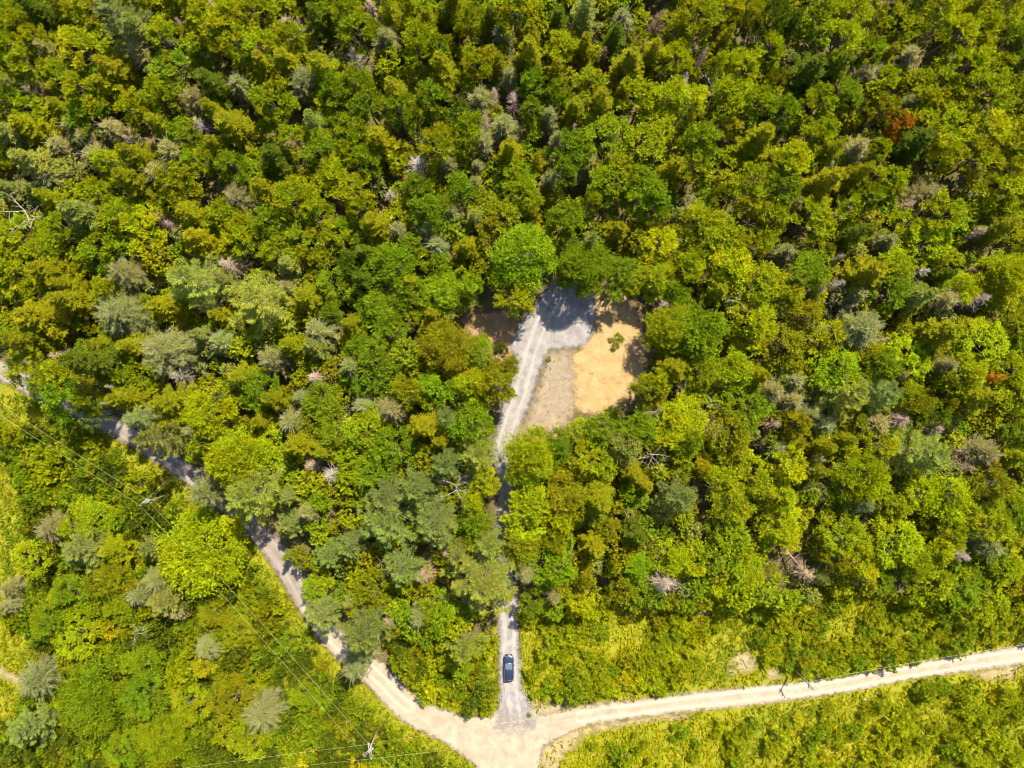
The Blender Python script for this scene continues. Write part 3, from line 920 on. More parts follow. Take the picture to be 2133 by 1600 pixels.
# ------------------------------------------------------------------ the trees one can tell apart
# per tile of the photo: position and radius (in a 2.963 times enlargement), sort and colour
TILES = {
(0, 0): """60 100 110 Lg;230 70 100 Sd;380 40 90 So;150 190 100 Ly;100 300 110 Ly;240 270 90 Ly;330 330 90 St;200 430 110 Ly;380 480 100 Ly;520 320 130 LY;600 60 120 Ly;760 130 170 Pk;
880 230 120 Sk;830 30 90 Ly;910 350 90 Gt;720 450 110 So;700 560 110 So;560 620 130 Ly;100 540 80 Sk;260 580 80 Gt;60 640 90 Lg;200 680 110 Ly;1090 30 110 So;1060 250 130 Ly;
1230 60 120 So;1300 210 130 Ly;1330 40 55 Dp;1130 160 40 Dp;1430 130 110 Ly;1580 90 130 Ly;1500 280 110 Ly;1260 330 110 Lg;1100 450 150 Lg;1330 540 120 Sd;1500 550 80 Gk;1650 310 130 Ly;
1790 250 100 Ly;1800 410 120 So;1640 430 110 So;1900 520 120 Gk;2010 450 120 So;2080 60 110 Ly;1970 130 100 Sd;1800 140 70 Dp;2090 580 100 Lg;1680 640 140 Ly;1010 620 120 Ly;1230 640 100 Gt;
1350 710 90 So;1000 790 100 So;1245 790 62 Dw;860 700 90 Ly;550 740 130 Lg;400 690 90 So;200 800 130 So;490 800 70 Gt;570 865 80 Gt;390 930 80 Gt;720 820 80 Gt;820 880 50 Dp;
100 850 130 Sk;40 950 90 Ly;250 1020 130 Sk;620 970 90 Gt;860 970 110 So;1090 950 90 Gt;700 1020 90 LY;1000 1085 85 Gt;830 1140 110 So;1170 860 110 Lg;1450 800 140 So;1250 1010 100 Ly;
1130 1150 120 Ly;1380 920 100 So;1470 1040 110 Lg;1700 980 110 Sd;1830 880 100 Ly;1990 950 110 Lg;1950 770 90 Sk;2080 790 90 Lg;2080 1090 110 Ly;1640 1180 110 So;1490 1235 105 Gt;1200 1330 120 So;
1400 1330 100 Ly;1260 1480 130 So;1010 1320 75 Dm;1075 1390 50 Dp;145 1310 120 Fw;120 1190 100 Sk;330 1110 90 Gk;350 1240 100 So;600 1210 100 Ly;540 1320 140 Sk;750 1340 120 Ly;900 1430 130 LY;
400 1430 140 Ly;150 1450 140 Ly;620 1530 110 Ly;300 1550 100 Ly;1780 1420 40 Dw;1850 1250 130 Ly;1970 1310 110 Ly;1900 1500 120 Ly;1740 1560 110 Ly;1500 1450 120 Ly;1660 1360 100 Lg;2100 1450 100 Ly;60 1560 90 So""",
(710, 0): """200 70 70 Dp;310 80 80 So;60 90 100 Ly;110 210 110 Ly;290 260 75 Gk;85 370 75 Dw;440 60 80 So;540 150 90 So;700 40 100 So;650 120 85 Sd;790 160 100 Ly;500 250 110 Ly;
480 360 100 Ly;610 330 80 Lg;930 130 80 Sd;1080 90 140 Ly;990 240 70 Gb;1160 230 90 So;1160 350 110 So;1340 140 90 Sd;1350 320 100 LY;1500 80 100 Sk;1730 140 70 Gk;1500 290 80 So;
1620 335 45 Dm;1680 240 80 Sd;1780 410 120 So;1950 150 60 Dm;2070 180 100 Ly;2060 370 100 Ly;1920 330 90 So;2000 450 60 Fk;2110 540 40 Dw;620 430 110 So;830 400 110 Ly;980 410 70 So;
1045 500 60 Gk;950 590 45 Dp;1070 630 55 Dp;850 640 90 Gk;890 750 55 Dp;1010 800 85 Gk;1280 735 60 Gk;1340 870 45 Gk;1450 800 40 Dw;880 890 80 Gk;1180 540 100 Lg;1330 600 80 Lg;
1170 690 80 Lg;1440 690 100 So;1330 440 80 So;1550 540 110 Ly;1600 640 100 So;1740 560 70 So;470 1020 88 Dw;310 1210 55 Dw;415 1120 55 Dr;600 900 110 Ly;780 840 110 Ly;670 1030 65 Gk;
850 1040 45 Gk;740 740 90 Ld;90 560 120 Lg;170 660 100 Lg;340 580 100 So;350 720 100 Lg;560 650 110 Lg;80 800 100 Ly;250 880 130 So;60 960 100 Ly;180 1010 100 Lg;90 1180 120 Ly;
130 1290 90 Ly;470 1170 90 Lg;560 1300 120 Lg;730 1190 90 Lg;830 1135 40 Gk;1080 1100 110 LV;1050 950 100 So;1210 1000 60 So;1130 1220 110 Ly;1290 1120 60 Gk;1440 950 110 Lg;1540 1020 70 Gt;
1390 1080 90 Lg;1660 850 150 Ly;1850 900 150 Ly;1950 780 120 Ly;1700 1120 150 Ly;1850 1180 130 Lg;1930 1260 90 Lg;1560 1250 55 LY;2000 640 120 Ly;1850 640 120 Ly;2040 1050 90 So;1080 1310 60 So;
1170 1330 70 So;1380 1370 120 Lg;683 1322 68 Gk;360 1430 60 Gk;545 1430 62 Gb;600 1530 78 Gb;820 1350 65 Sk;1000 1400 140 Lo;780 1530 90 So;1700 1420 100 So;1540 1490 65 Sk;1950 1500 115 Ly;
440 1540 80 Lg;200 1400 110 So;60 1430 90 Lg;150 1560 90 Sd""",
(1413, 0): """100 120 130 Ly;290 60 90 Ly;280 250 65 So;420 130 90 Ly;570 130 95 Ld;690 150 70 Sd;840 80 130 Ly;1050 100 120 Ly;1000 260 120 Ly;1180 140 80 Ly;1260 40 50 Dp;1430 60 100 Sd;
1360 170 110 Ly;1600 60 110 Ly;1820 50 80 So;2000 60 120 Ly;1530 225 60 Dm;1390 370 75 Gt;1700 220 110 Ly;1840 190 100 Ly;1810 310 110 Ly;1750 420 120 Ly;1940 430 90 Ly;2060 280 90 Ld;
2080 420 80 Sd;30 500 40 Dw;100 270 60 Fk;150 350 35 Dp;195 530 75 Fw;395 440 105 LY;235 420 85 Ly;530 330 100 Ly;600 490 50 Lo;50 650 110 Ly;320 640 130 Ly;480 640 90 Ly;
630 680 90 Lg;600 770 65 Pb;310 800 60 LZ;480 870 120 So;790 450 130 Sd;960 420 110 Sd;1130 490 75 Gt;1200 470 55 Gk;870 640 100 Ly;1020 600 100 Lg;1150 330 90 Lg;1270 360 80 So;
1250 500 90 Ly;1240 720 90 Lo;1325 780 90 Lr;1395 650 60 Gk;1490 620 100 Ly;1600 560 130 Ly;1860 600 140 Ly;2080 600 90 Ly;1560 800 140 Ly;1850 850 140 Ly;2050 900 130 LY;1820 1000 130 Ly;
665 1020 130 LY;1080 940 75 Gt;920 1030 32 Dw;930 940 80 So;840 850 90 Ly;130 900 110 Lg;110 1050 110 Ly;420 1130 110 Ly;620 1190 110 Lg;890 1130 120 So;1100 1080 85 So;1290 1120 90 LY;
1220 930 70 Ly;1430 900 130 Sd;1600 980 90 Ly;75 1255 48 Fw;230 1200 38 Lo;280 1350 42 Fw;120 1390 130 Ly;310 1240 70 Fk;420 1260 100 Ly;430 1385 40 Fp;700 1280 75 Sk;560 1330 110 Ly;
820 1390 120 Ly;1050 1300 90 LY;1150 1210 80 Ly;1490 1215 105 Gt;1385 1275 58 Dp;1600 1330 130 Ly;1540 1490 120 LY;1380 1400 110 Ly;1930 1200 130 Ly;1960 1330 90 Ly;1820 1440 60 Dp;1950 1420 90 So;
2090 1500 90 Ly;260 1500 130 Ly;500 1500 80 Ly;430 1560 40 Gk;650 1560 60 Gk;1250 1500 65 Gk;1090 1440 80 Sd;910 1535 38 Lo;1980 1060 110 Ly;2080 1210 80 Ly""",
(0, 530): """80 110 120 LY;300 110 140 So;430 200 90 So;640 30 90 Lg;800 120 110 Gt;690 230 90 Ly;460 290 120 So;270 400 170 So;760 370 145 Gk;150 530 120 So;1010 330 115 So;1210 180 185 Pj;
1450 60 70 Dp;1400 160 75 Sk;1610 290 200 Pj;1780 200 55 Gt;1360 380 80 So;1900 270 120 So;2040 180 100 Lg;2050 370 65 Lg;1800 60 100 Sk;1980 470 92 Gk;1390 540 85 Gb;1060 600 165 Gk;
1110 745 80 Dw;1260 500 85 Sk;660 560 90 So;600 670 150 Sd;370 610 55 Dp;400 740 110 Ly;180 690 105 LY;300 810 80 Lg;420 880 120 Lg;570 900 85 Ly;850 570 110 So;1700 650 95 Gt;
1820 560 105 So;1950 570 95 Sk;1870 870 50 Gb;1380 870 60 Pb;1940 750 60 Dp;1500 760 115 So;1600 810 110 Lg;820 770 110 Ly;800 900 110 So;700 910 35 Dw;740 820 28 Dw;1060 920 120 So;
890 1010 75 Gb;990 1130 130 Pk;1300 990 145 LY;1225 1070 65 Gk;1090 1040 80 So;1700 890 95 So;1800 1030 85 Gk;2000 950 120 Lg;1620 1040 95 So;1460 1270 160 LY;1280 1160 75 Ly;1660 1230 130 LY;
1310 1450 112 Gk;1550 1470 175 Pj;1800 1480 75 Sk;1940 1310 58 Dp;2055 1345 75 Dw;1900 1580 65 Gt;1850 1180 110 So;2060 1100 100 Lg;2000 1210 85 So;1980 1500 65 LV;590 1000 60 Lk""",
(710, 530): """60 60 80 Ld;140 160 85 Sd;220 90 110 Lg;340 80 110 Lg;430 170 75 So;610 70 85 Lg;640 220 130 LV;780 190 95 LV;1120 40 185 LV;1090 280 120 Ly;1475 100 145 Lg;1690 120 125 Lg;
1790 190 70 Ly;1930 160 110 Ly;1580 30 90 Lg;2050 240 75 Lg;1990 315 62 Dp;2030 470 145 Ly;2090 580 85 Lg;2040 700 105 So;400 260 120 Lg;230 310 100 Lg;570 370 68 So;70 430 80 So;
320 490 50 Dw;310 420 85 Lg;640 570 155 Lo;860 600 90 LV;985 590 42 Ld;240 660 120 Lg;180 770 95 Lg;795 800 88 LY;590 830 110 LV;960 780 130 Lo;1050 690 55 Lo;70 690 70 Gk;
150 920 70 Gb;320 950 100 Gt;650 1010 78 Pb;480 890 65 Sd;160 1080 130 Ly;300 1190 130 Lg;520 1060 105 So;800 1050 120 Lg;610 1150 75 So;90 1220 95 Ly;200 1350 110 Lg;850 1230 120 Pj;
640 1300 110 Pb;470 1440 135 Pb;280 1500 135 Pb;705 1400 90 Fw;890 1400 85 LY;820 1530 65 LY;1180 1230 152 Ly;1110 1350 85 Ly;1320 1180 85 Lg;1470 1080 70 LY;1610 1090 105 Lg;1905 835 95 Lo;
1960 770 80 Ly;1925 985 55 Fw;2090 810 36 Fw;1680 975 42 Ld;1830 1080 100 Lg;1570 1270 125 Ly;1730 1180 95 Lk;1380 1500 120 Lo;1590 1500 125 So;1800 1340 85 So;1880 1420 68 So;1905 1255 78 Fw;
2050 1100 125 LY;2080 960 80 LY;2100 1250 75 Ly;2080 1490 130 Pb;1190 1530 110 LY;400 850 95 Lo;120 560 85 Lg""",
(1413, 530): """60 90 100 Ly;280 80 120 LY;230 240 90 So;500 190 120 Ly;310 310 58 Fw;750 180 50 Dw;840 220 55 Dm;980 190 50 Dw;960 40 40 Dw;950 310 58 Fw;1040 330 32 Dp;1085 250 60 Gk;
800 110 120 Lg;650 250 85 Ly;1150 130 130 So;1320 80 110 Ly;1480 100 52 Dw;1600 140 75 Sd;1300 230 120 Lg;1460 260 105 Sk;1610 290 78 Gt;1820 280 70 Dp;1980 150 150 LY;1700 210 90 Ly;
1600 40 45 LZ;140 460 140 Lg;450 430 140 LY;640 560 130 Lo;810 440 60 Fw;900 500 105 Ly;1100 470 145 Gk;780 370 95 Lo;1250 530 34 Dw;1180 600 75 LZ;1390 640 125 LY;1580 500 135 So;
1870 530 135 Ly;2060 450 100 Ly;1230 690 110 Lg;970 720 130 LV;1350 740 40 Gt;1620 680 58 Gt;1760 740 115 LY;1900 760 60 Sr;2030 690 90 Ly;140 720 95 Ly;310 740 115 Ly;345 765 45 Fw;
480 740 85 So;700 770 68 Gk;560 850 72 Gt;680 900 80 Gt;1010 850 155 Pj;1250 850 130 Pb;1450 900 85 Lo;1640 910 60 Lo;1830 880 120 So;2060 880 100 LY;2110 980 48 LZ;190 920 40 Fw;
420 950 130 Lg;580 1050 60 Dp;840 950 50 Dp;790 980 58 Gk;880 1050 70 Gb;720 1040 85 Lo;1060 1020 75 Lo;1190 1040 88 Gt;1335 1020 88 Dp;1560 980 75 Lg;1590 1080 55 Dp;190 1060 50 Fw;
300 1110 115 Lo;600 1200 60 Gk;60 1000 110 LY;60 1150 95 Lg;720 1150 55 So;880 1180 85 So;140 1300 56 LZ;250 1390 85 LY;480 1400 115 Ly;650 1290 120 LY;860 1260 40 Dp;840 1330 80 So;
780 1310 30 Dw;1100 1370 150 LY;1210 1180 110 Ly;1500 1230 165 Pj;1860 1220 105 Gt;1720 1195 60 Fp;1740 1290 55 Dp;1660 1440 56 Fp;1940 1390 38 Lo;1900 1400 115 Lo;2030 1250 85 So;1650 1500 125 LY;
1480 1480 110 Ly;850 1440 55 Fp;1050 1500 55 Fk;1120 1530 60 Gb;310 1520 105 Ly;620 1480 105 Ly;1300 1540 90 Ly;1900 1530 85 Ly;2080 1550 75 Ly;2080 1110 85 Lg;1000 1140 70 So;1740 1560 80 So""",
(0, 1060): """1260 250 250 LY;510 250 145 Pb;935 240 85 Pk;980 430 95 Gk;850 530 75 Gk;1030 570 125 Pk;1110 620 65 Gt;740 600 90 Ly;330 120 95 Gt;590 60 120 Ly;1290 850 75 Gk;1260 960 58 LZ;
240 1050 120 Gk;180 1360 140 Pb;560 1180 200 Lg;480 780 140 Ly;900 1150 130 Lg;1170 1200 105 Ly;1450 1150 135 Lo;1620 1260 125 Gk;1880 1150 85 LV;880 780 60 Fw;70 480 58 Gt;60 600 55 Gt;
1790 80 105 Pk;1900 30 60 Dp;2040 280 115 Pb;1780 285 40 Sk;1985 650 125 Pk;1950 480 75 LV;2090 560 60 Dk;1470 740 95 Lo;1330 640 85 Lo;900 950 105 Lg;1000 1400 150 Ly;780 1480 105 Lg;
1500 1400 140 Ly;330 700 100 Lg;200 300 110 Ly;460 120 90 Ly;700 250 110 So;700 420 120 Lo;420 520 95 Lg""",
(710, 1060): """280 90 175 Pb;580 90 150 Pb;60 230 105 Pb;380 350 140 Pb;530 390 72 Dp;285 310 40 Fw;650 260 40 Dp;180 480 105 Lo;60 570 60 Dk;310 690 55 Dp;480 650 68 Gk;140 750 145 Pk;
220 830 48 Fw;100 950 85 Gk;620 620 115 LV;880 450 215 Pj;900 220 110 Pj;760 860 105 Pj;720 280 80 Pk;840 90 100 Lg;1140 390 65 Gt;1310 530 52 Gt;1160 60 130 LY;1360 60 80 LY;
1100 215 105 Lo;1320 340 115 LV;1330 200 80 Lo;1460 40 28 Dm;1560 220 95 So;1820 160 100 Sd;1700 330 58 Ly;1830 350 88 LV;2040 320 95 LY;2000 480 98 Dp;1490 420 48 Lo;1490 570 85 LY;
1180 590 70 Lg;560 640 60 Ly;1620 120 70 Lo""",
(1413, 1060): """60 330 85 LY;220 460 95 LY;420 380 115 LY;290 100 95 Ly;640 110 125 LY;690 280 110 Dp;780 390 68 Dp;880 420 60 Pk;960 310 85 Lo;560 430 68 Lo;1000 180 115 Ly;1090 320 110 LY;
1140 430 34 Dw;1330 200 135 Ly;1450 330 105 Ly;1570 220 105 LY;1660 140 95 Ly;1870 220 75 Gk;1750 275 55 Dp;1910 100 110 Ly;2060 60 90 Lg;1780 470 110 Lg;2010 340 95 Ly;1620 420 85 Ly;1250 430 80 Lg""",
}
LANDMARKS = [(1060, 1391, "the parked car"), (1180, 650, "the gravel clearing"), (1250, 770, "the sand patch"), (1070, 1545, "the road junction"),
             (770, 1568, "the twin-armed utility pole"), (298, 1046, "the transformer pole"), (1684, 1424, "the dark roadside pole"), (1860, 265, "the orange-leaved tree"), (1460, 968, "the golden round tree"),
             (1385, 1222, "the pink bare tree"), (1005, 1210, "the huge driveway pine"), (358, 732, "the wide grey bare crown"), (425, 1144, "the biggest lime tree"), (946, 1005, "the star-shaped snag"),
             (738, 124, "the tall bleached snag"), (868, 345, "the dense bleached snag"), (47, 442, "the white forked snag"), (1478, 180, "the leaning forked snag"), (1637, 342, "the bright lime crown"), (1645, 1155, "the long dead conifer"),
             (1912, 945, "the large yellow-green pine"), (408, 590, "the starry yellow pine"), (1388, 689, "the broad tree beside the sand"), (1085, 545, "the vivid green tree"), (60, 1520, "the corner pine"), (420, 262, "the small bleached snag"), (1357, 955, "the diagonal white snag"),
             (256, 45, "the big grey-green spruce"), (450, 14, "the pinkish dead top"), (187, 290, "the thin tan spruce"), (341, 445, "the red-brown dead conifer"), (503, 417, "the greyish twiggy spruce"), (620, 45, "the brown dead conifer"), (815, 408, "the small white snag"),
             (1031, 200, "the pinkish dead pair"), (1257, 113, "the thin red-brown conifer"), (1370, 50, "the dark red dead conifer"), (1838, 14, "the dead tree at the top edge"), (1930, 76, "the rusty twiggy tree"), (1777, 317, "the tan half-bare spruce"), (1913, 410, "the leaning tan spruce"),
             (1437, 424, "the small forked snag"), (1518, 635, "the low white snag"), (1740, 610, "the cluster of bare snags"), (1784, 690, "the wide grey spruce"), (1912, 564, "the pale dead conifer"), (1755, 817, "the starry right-hand pine"), (1865, 874, "the pinkish dead clump"), (1607, 884, "the pale pink conifer"),
             (1973, 1016, "the grey forked snag"), (1784, 993, "the big lime crown"), (95, 665, "the broad olive spruce"), (256, 655, "the flat grey-green spruce"), (540, 628, "the wide yellow pine"), (668, 688, "the fine grey spruce"), (690, 984, "the white dead conifer"), (490, 549, "the pinkish bare top"),
             (172, 1145, "the blue-green roadside pine"), (190, 1460, "the big green tree"), (547, 1486, "the round grey crown"), (80, 1415, "the tall grey spruce"), (437, 930, "the lime tree above the old road"), (800, 1095, "the blue-green pines"), (1413, 1045, "the blue-green pine"), (2003, 1153, "the pinkish dead tree"), (1797, 1205, "the white bare shrub"), (1548, 1375, "the bare earth patch"), (2060, 1405, "the bare verge")]
CNAME = {"Y": "lime-green", "y": "yellow-green", "g": "fresh green", "o": "olive", "d": "dark green", "k": "grey-green", "t": "tan-green", "b": "blue-green", "r": "rust-orange", "w": "bleached", "p": "pinkish-grey", "Z": "golden", "V": "vivid green", "m": "red-brown", "j": "light green"}
KNAME = {"L": "leafy tree", "S": "spruce", "G": "thin spruce", "P": "feathery pine", "D": "bare dead conifer", "F": "bare forked snag", "U": "shrub"}
OBJ = {"L": "leafy_tree", "S": "spruce_tree", "G": "spruce_tree", "P": "pine_tree", "D": "dead_tree", "F": "dead_tree"}
CAT = {"L": "tree", "S": "spruce", "G": "spruce", "P": "pine", "D": "dead tree", "F": "dead tree"}
GROUP = {"L": "leafy trees of the forest", "S": "spruces of the forest", "G": "spruces of the forest", "P": "pines of the forest", "D": "dead trees in the forest", "F": "dead trees in the forest"}
HAND = {(1858, 263): "bright orange-leaved tree among green crowns, the biggest patch of orange in the forest", (1460, 969): "small golden round-topped tree standing out from the green crowns",
        (1385, 1222): "round pinkish bare tree above the roadside shrubs, like a pink ball", (1007, 1212): "huge yellow-green pine overhanging the driveway above the parked car",
        (358, 732): "widest pale grey-green crown with fine bare twigs, above the old road", (425, 1144): "biggest lime-green leafy tree, standing between the power line and the old road",
        (948, 1002): "white star-shaped snag among dark blue-green pines beside the driveway", (49, 442): "white forked snag lying across the crowns at the far edge of the photo",
        (1479, 179): "grey forked snag leaning over a dark gap in the upper forest", (1646, 1154): "long pinkish dead conifer that leans over the roadside shrubs",
        (978, 800): "bright yellow-lime tree beside the driveway below the clearing", (1088, 543): "vivid green broad tree at the upper end of the gravel clearing", (375, 781): "whitish dead conifer just below the widest grey bare crown"}
PLACED = []          # (ground x, y, r, kind, photo x, photo y)


USED_LABELS = set()
USED_KEYS = set()


def wheres(px, py):
    """phrases that place a point by the landmarks next to it, the best first"""
    near = sorted((math.hypot(px - lx, py - ly), lx, ly, nm) for lx, ly, nm in LANDMARKS if math.hypot(px - lx, py - ly) > 30)
    out = []
    for d, lx, ly, nm in near[:5]:
        far = "just " if d < 85 else ("" if d < 170 else ("well " if d < 300 else "far "))
        dx, dy = px - lx, py - ly
        a = math.degrees(math.atan2(dy, dx)) % 360
        rel = ["right of", "below and right of", "below", "below and left of", "left of", "above and left of", "above", "above and right of"][int(((a + 22.5) % 360) // 45)]
        out.append(f"{far}{rel} {nm}")
    a, b = near[0], near[1]
    out.insert(2, f"between {a[3]} and {b[3]}" if abs(a[0] + b[0] - math.hypot(a[1] - b[1], a[2] - b[2])) < 0.25 * (a[0] + b[0]) else out[1])
    edge = "at the top edge" if py < 45 else ("at the bottom edge" if py > 1555 else ("at the left edge" if px < 45 else ("at the right edge" if px > 2088 else "")))
    return out, edge


def auto_label(px, py, r, kind, c):
    for (hx, hy), t in HAND.items():
        if abs(px - hx) < 14 and abs(py - hy) < 14 and t not in USED_LABELS:
            USED_LABELS.add(t)
            return t
    sz = ""
    if kind == "L":
        sz = "small" if r < 2.4 else ("mid-sized" if r < 3.3 else ("large" if r < 4.2 else "very broad"))
    elif kind in "SG":
        sz = "slim" if r < 1.8 else ("mid-sized" if r < 2.8 else "broad")
    elif kind in "DF":
        sz = "small" if r < 1.4 else "larger"
    elif kind == "U":
        sz = "low" if r < 1.3 else ("rounded" if r < 1.75 else "tall")
    head = f"{sz} {CNAME[c]} {KNAME[kind]}".strip()
    rels, edge = wheres(px, py)
    cands = []
    for rel in rels:
        if edge:
            cands.append(f"{head} {edge}, {rel}")
        cands.append(f"{head} {rel}")
    for i in range(3):
        for k in range(i + 1, 4):
            cands.append(f"{head} {rels[i]}, {rels[k]}")
    import re as _re
    for t in cands:
        n = len(_re.findall(r"[A-Za-z0-9][A-Za-z0-9'-]*", t))
        if n <= 16 and t not in USED_LABELS:
            USED_LABELS.add(t)
            return t
    t = f"{head} {rels[0]}, {px / 21.33:.0f}% across, {py / 16.0:.0f}% down"
    USED_LABELS.add(t)
    return t


def jitter_col(c, rng, v=0.13):
    r0 = np.array(PAL[c])
    f = 1 + rng.uniform(-v, v)
    h = rng.uniform(-0.08, 0.08)
    out = r0 * f * np.array([1 + h, 1, 1 + rng.uniform(-.2, .2)])
    return (*out, 1.0)


def place_tree(px, py, r, kind, c, rng, low=False):
    if kind == "L":
        H = (7.8 + 1.0 * r) * rng.uniform(0.88, 1.14)
        if low:
            H *= 0.62
        elif py < 470:                 # the upper forest is close-grown: taller and slimmer
            H *= 1.14
            r *= 0.93
        fam = "B" if r > 4.1 else ("T" if py < 520 and rng.random() < 0.75 else "L")
    elif kind == "S":
        H, fam = (9.0 + 1.5 * r) * rng.uniform(0.9, 1.12), "S"
    elif kind == "G":
        H, fam = (8.3 + 0.9 * r) * rng.uniform(0.9, 1.12), "H" if r > 2.7 else "G"
    elif kind == "P":
        H, fam = (9.0 + 1.3 * r) * rng.uniform(0.92, 1.08), "P"
    else:
        H, fam = (8.2 + 0.8 * r) * rng.uniform(0.9, 1.1), kind
    if low and kind != "L":
        H *= 0.68
    gx, gy = g(px, py)
    dl, sl = seg_dist(np.array([[gx, gy]]), lc)
    if dl[0] < 9 and sl[0] > 0 and not low:
        H *= 1.22
    bR, bH = BASE[fam]
    zc = H * {"L": 0.62, "S": 0.58, "G": 0.6, "P": 0.66, "D": 0.64, "F": 0.75}[kind]
    x, y = g(px, py, zc)
    i = rng.integers(len(VAR[fam]))
    tm, cm = VAR[fam][i]
    nm = OBJ[kind]
    o = empty(nm, (x, y, 0), rng.uniform(0, 2 * PI), auto_label(px, py, r, kind, c), CAT[kind], GROUP[kind])
    k = r / bR
    o.scale = (k, k, H / bH)
    col = jitter_col(c, rng)
    t = link("trunk", tm, o)
    cr = link("crown", cm, o)
    cr.color = col
    t.color = col if kind in "DF" else (1, 1, 1, 1)
    PLACED.append((x, y, r, kind, px, py))
    return o


trng = np.random.default_rng(5)
entries = []
for (ox, oy), txt in TILES.items():
    for e in txt.replace("\n", "").split(";"):
        a, b, rz, kc = e.split()
        px, py, rp_ = ox + float(a) / 2.963, oy + float(b) / 2.963, float(rz) / 2.963
        entries.append((px, py, rp_, kc[0], kc[1], oy == 1060 and (ox == 0 or (ox == 1413 and py > 1180))))
kept = []
for e in sorted(entries, key=lambda q: -q[2]):
    if any(math.hypot(e[0] - k[0], e[1] - k[1]) < 0.45 * min(e[2], k[2]) + 4 for k in kept):
        continue
    kept.append(e)
n_leafy = 0
LEAN = {(1646, 1154): ((1618, 1122), (1702, 1216), 3.0)}          # a dead tree that leans right over
for px, py, rpx, kind, c, low in kept:
    if kind == "L":
        n_leafy += 1
        if c == "y" and px > 1300 and trng.random() < 0.35:
            c = "Y"
    o = place_tree(px, py, rpx * 0.0800 * (1.22 if kind in "DF" else 1.07), kind, c, trng, low)
    for (hx, hy), (a, b, ztip) in LEAN.items():
        if abs(px - hx) < 14 and abs(py - hy) < 14:
            A_, B_ = Vector((*g(*a, 1.0), 0.0)), Vector((*g(*b, ztip + 2.0), ztip + 2.0))
            o.location = A_
            o.rotation_mode = "QUATERNION"
            o.rotation_quaternion = (B_ - A_).to_track_quat("Z", "Y")
            k_ = (B_ - A_).length / BASE["D"][1]
            o.scale = (k_ * 1.25, k_ * 1.25, k_)
print("listed trees", len(kept), "leafy", n_leafy)


# ------------------------------------------------------------------ the rest of the growth
def mask_dist(P, polys):
    return signed(P, polys)


PX = np.array([(a, b, c) for a, b, c, *_ in PLACED])


def near_listed(P, f):
    """distance to the nearest told-apart tree in units of its radius"""
    out = np.full(len(P), 1e9)
    for x, y, r in PX:
        out = np.minimum(out, np.hypot(P[:, 0] - x, P[:, 1] - y) / (r * f))
    return out


def pack(name, items, mats, label=None):
    """items: (quads, x, y, z, rot, scale xy, scale z, colour) joined into one mesh"""
    V, F, T, M, n = [], [], [], [], 0
    for arr, x, y, z, rz, sxy, szz, col in items:
        v, f, t, m = arr
        c, s_ = math.cos(rz), math.sin(rz)
        w = np.column_stack([(v[:, 0] * c - v[:, 1] * s_) * sxy + x, (v[:, 0] * s_ + v[:, 1] * c) * sxy + y, v[:, 2] * szz + z])
        V.append(w)
        F.append(f + n)
        tt = t.copy()
        tt[:, :3] *= np.array(col[:3])
        T.append(tt)
        M.append(m)
        n += len(v)
    me = mesh_from(name, np.concatenate(V), np.concatenate(F), mats, np.concatenate(M), np.concatenate(T))
    o = link(name, me)
    tag(o, label, None, None, "stuff")
    print(name, len(me.polygons) * 2, "triangles")
    return o


# lower trees that fill the gaps between the crowns, and the forest just outside the picture
def low_leafy(seed):
    rng = np.random.default_rng(seed)
    q = Quads()
    for d in dome_dirs(7, rng, -0.1):
        c = np.array([d[0] * 1.0, d[1] * 1.0, 4.0 + 1.8 * d[2]])
        sdv = unit(unit(rng.normal(0, 1, (8, 3))) + d * 0.7 + np.array([0, 0, 0.4]))
        sprays(q, np.tile(c, (8, 1)), sdv, 0.9 * rng.uniform(0.7, 1.3, 8), 14, rng, 0.33, 0.2, 0.62, 0.4)
    q.tube([(0, 0, -.1), (0.1, 0, 2), (0, 0.1, 4.6)], [0.09, 0.07, 0.03], 3, mi=1)
    return q.arrays()


def low_spruce(seed):
    rng = np.random.default_rng(seed)
    q = Quads()
    C, D, Ln = [], [], []
    for w in range(9):
        f = w / 9
        for b in range(6):
            ph = b * 1.05 + w * 0.5 + rng.normal(0, 0.2)
            l = 1.7 * (1 - f) ** 0.85 + 0.2
            d = np.array([math.cos(ph), math.sin(ph), -0.1])
            for t in (0.35, 0.8):
                C.append(np.array([0, 0, 1.4 + 5.2 * f]) + d * l * t)
                D.append(d + rng.normal(0, 0.3, 3))
                Ln.append(0.55)
    sprays(q, np.array(C), np.array(D), np.array(Ln), 4, rng, 0.42, 0.2, 0.7, 0.4, 0.0)
    q.tube([(0, 0, -.1), (0, 0, 3), (0, 0, 6.6)], [0.1, 0.07, 0.02], 3, mi=1)
    return q.arrays()


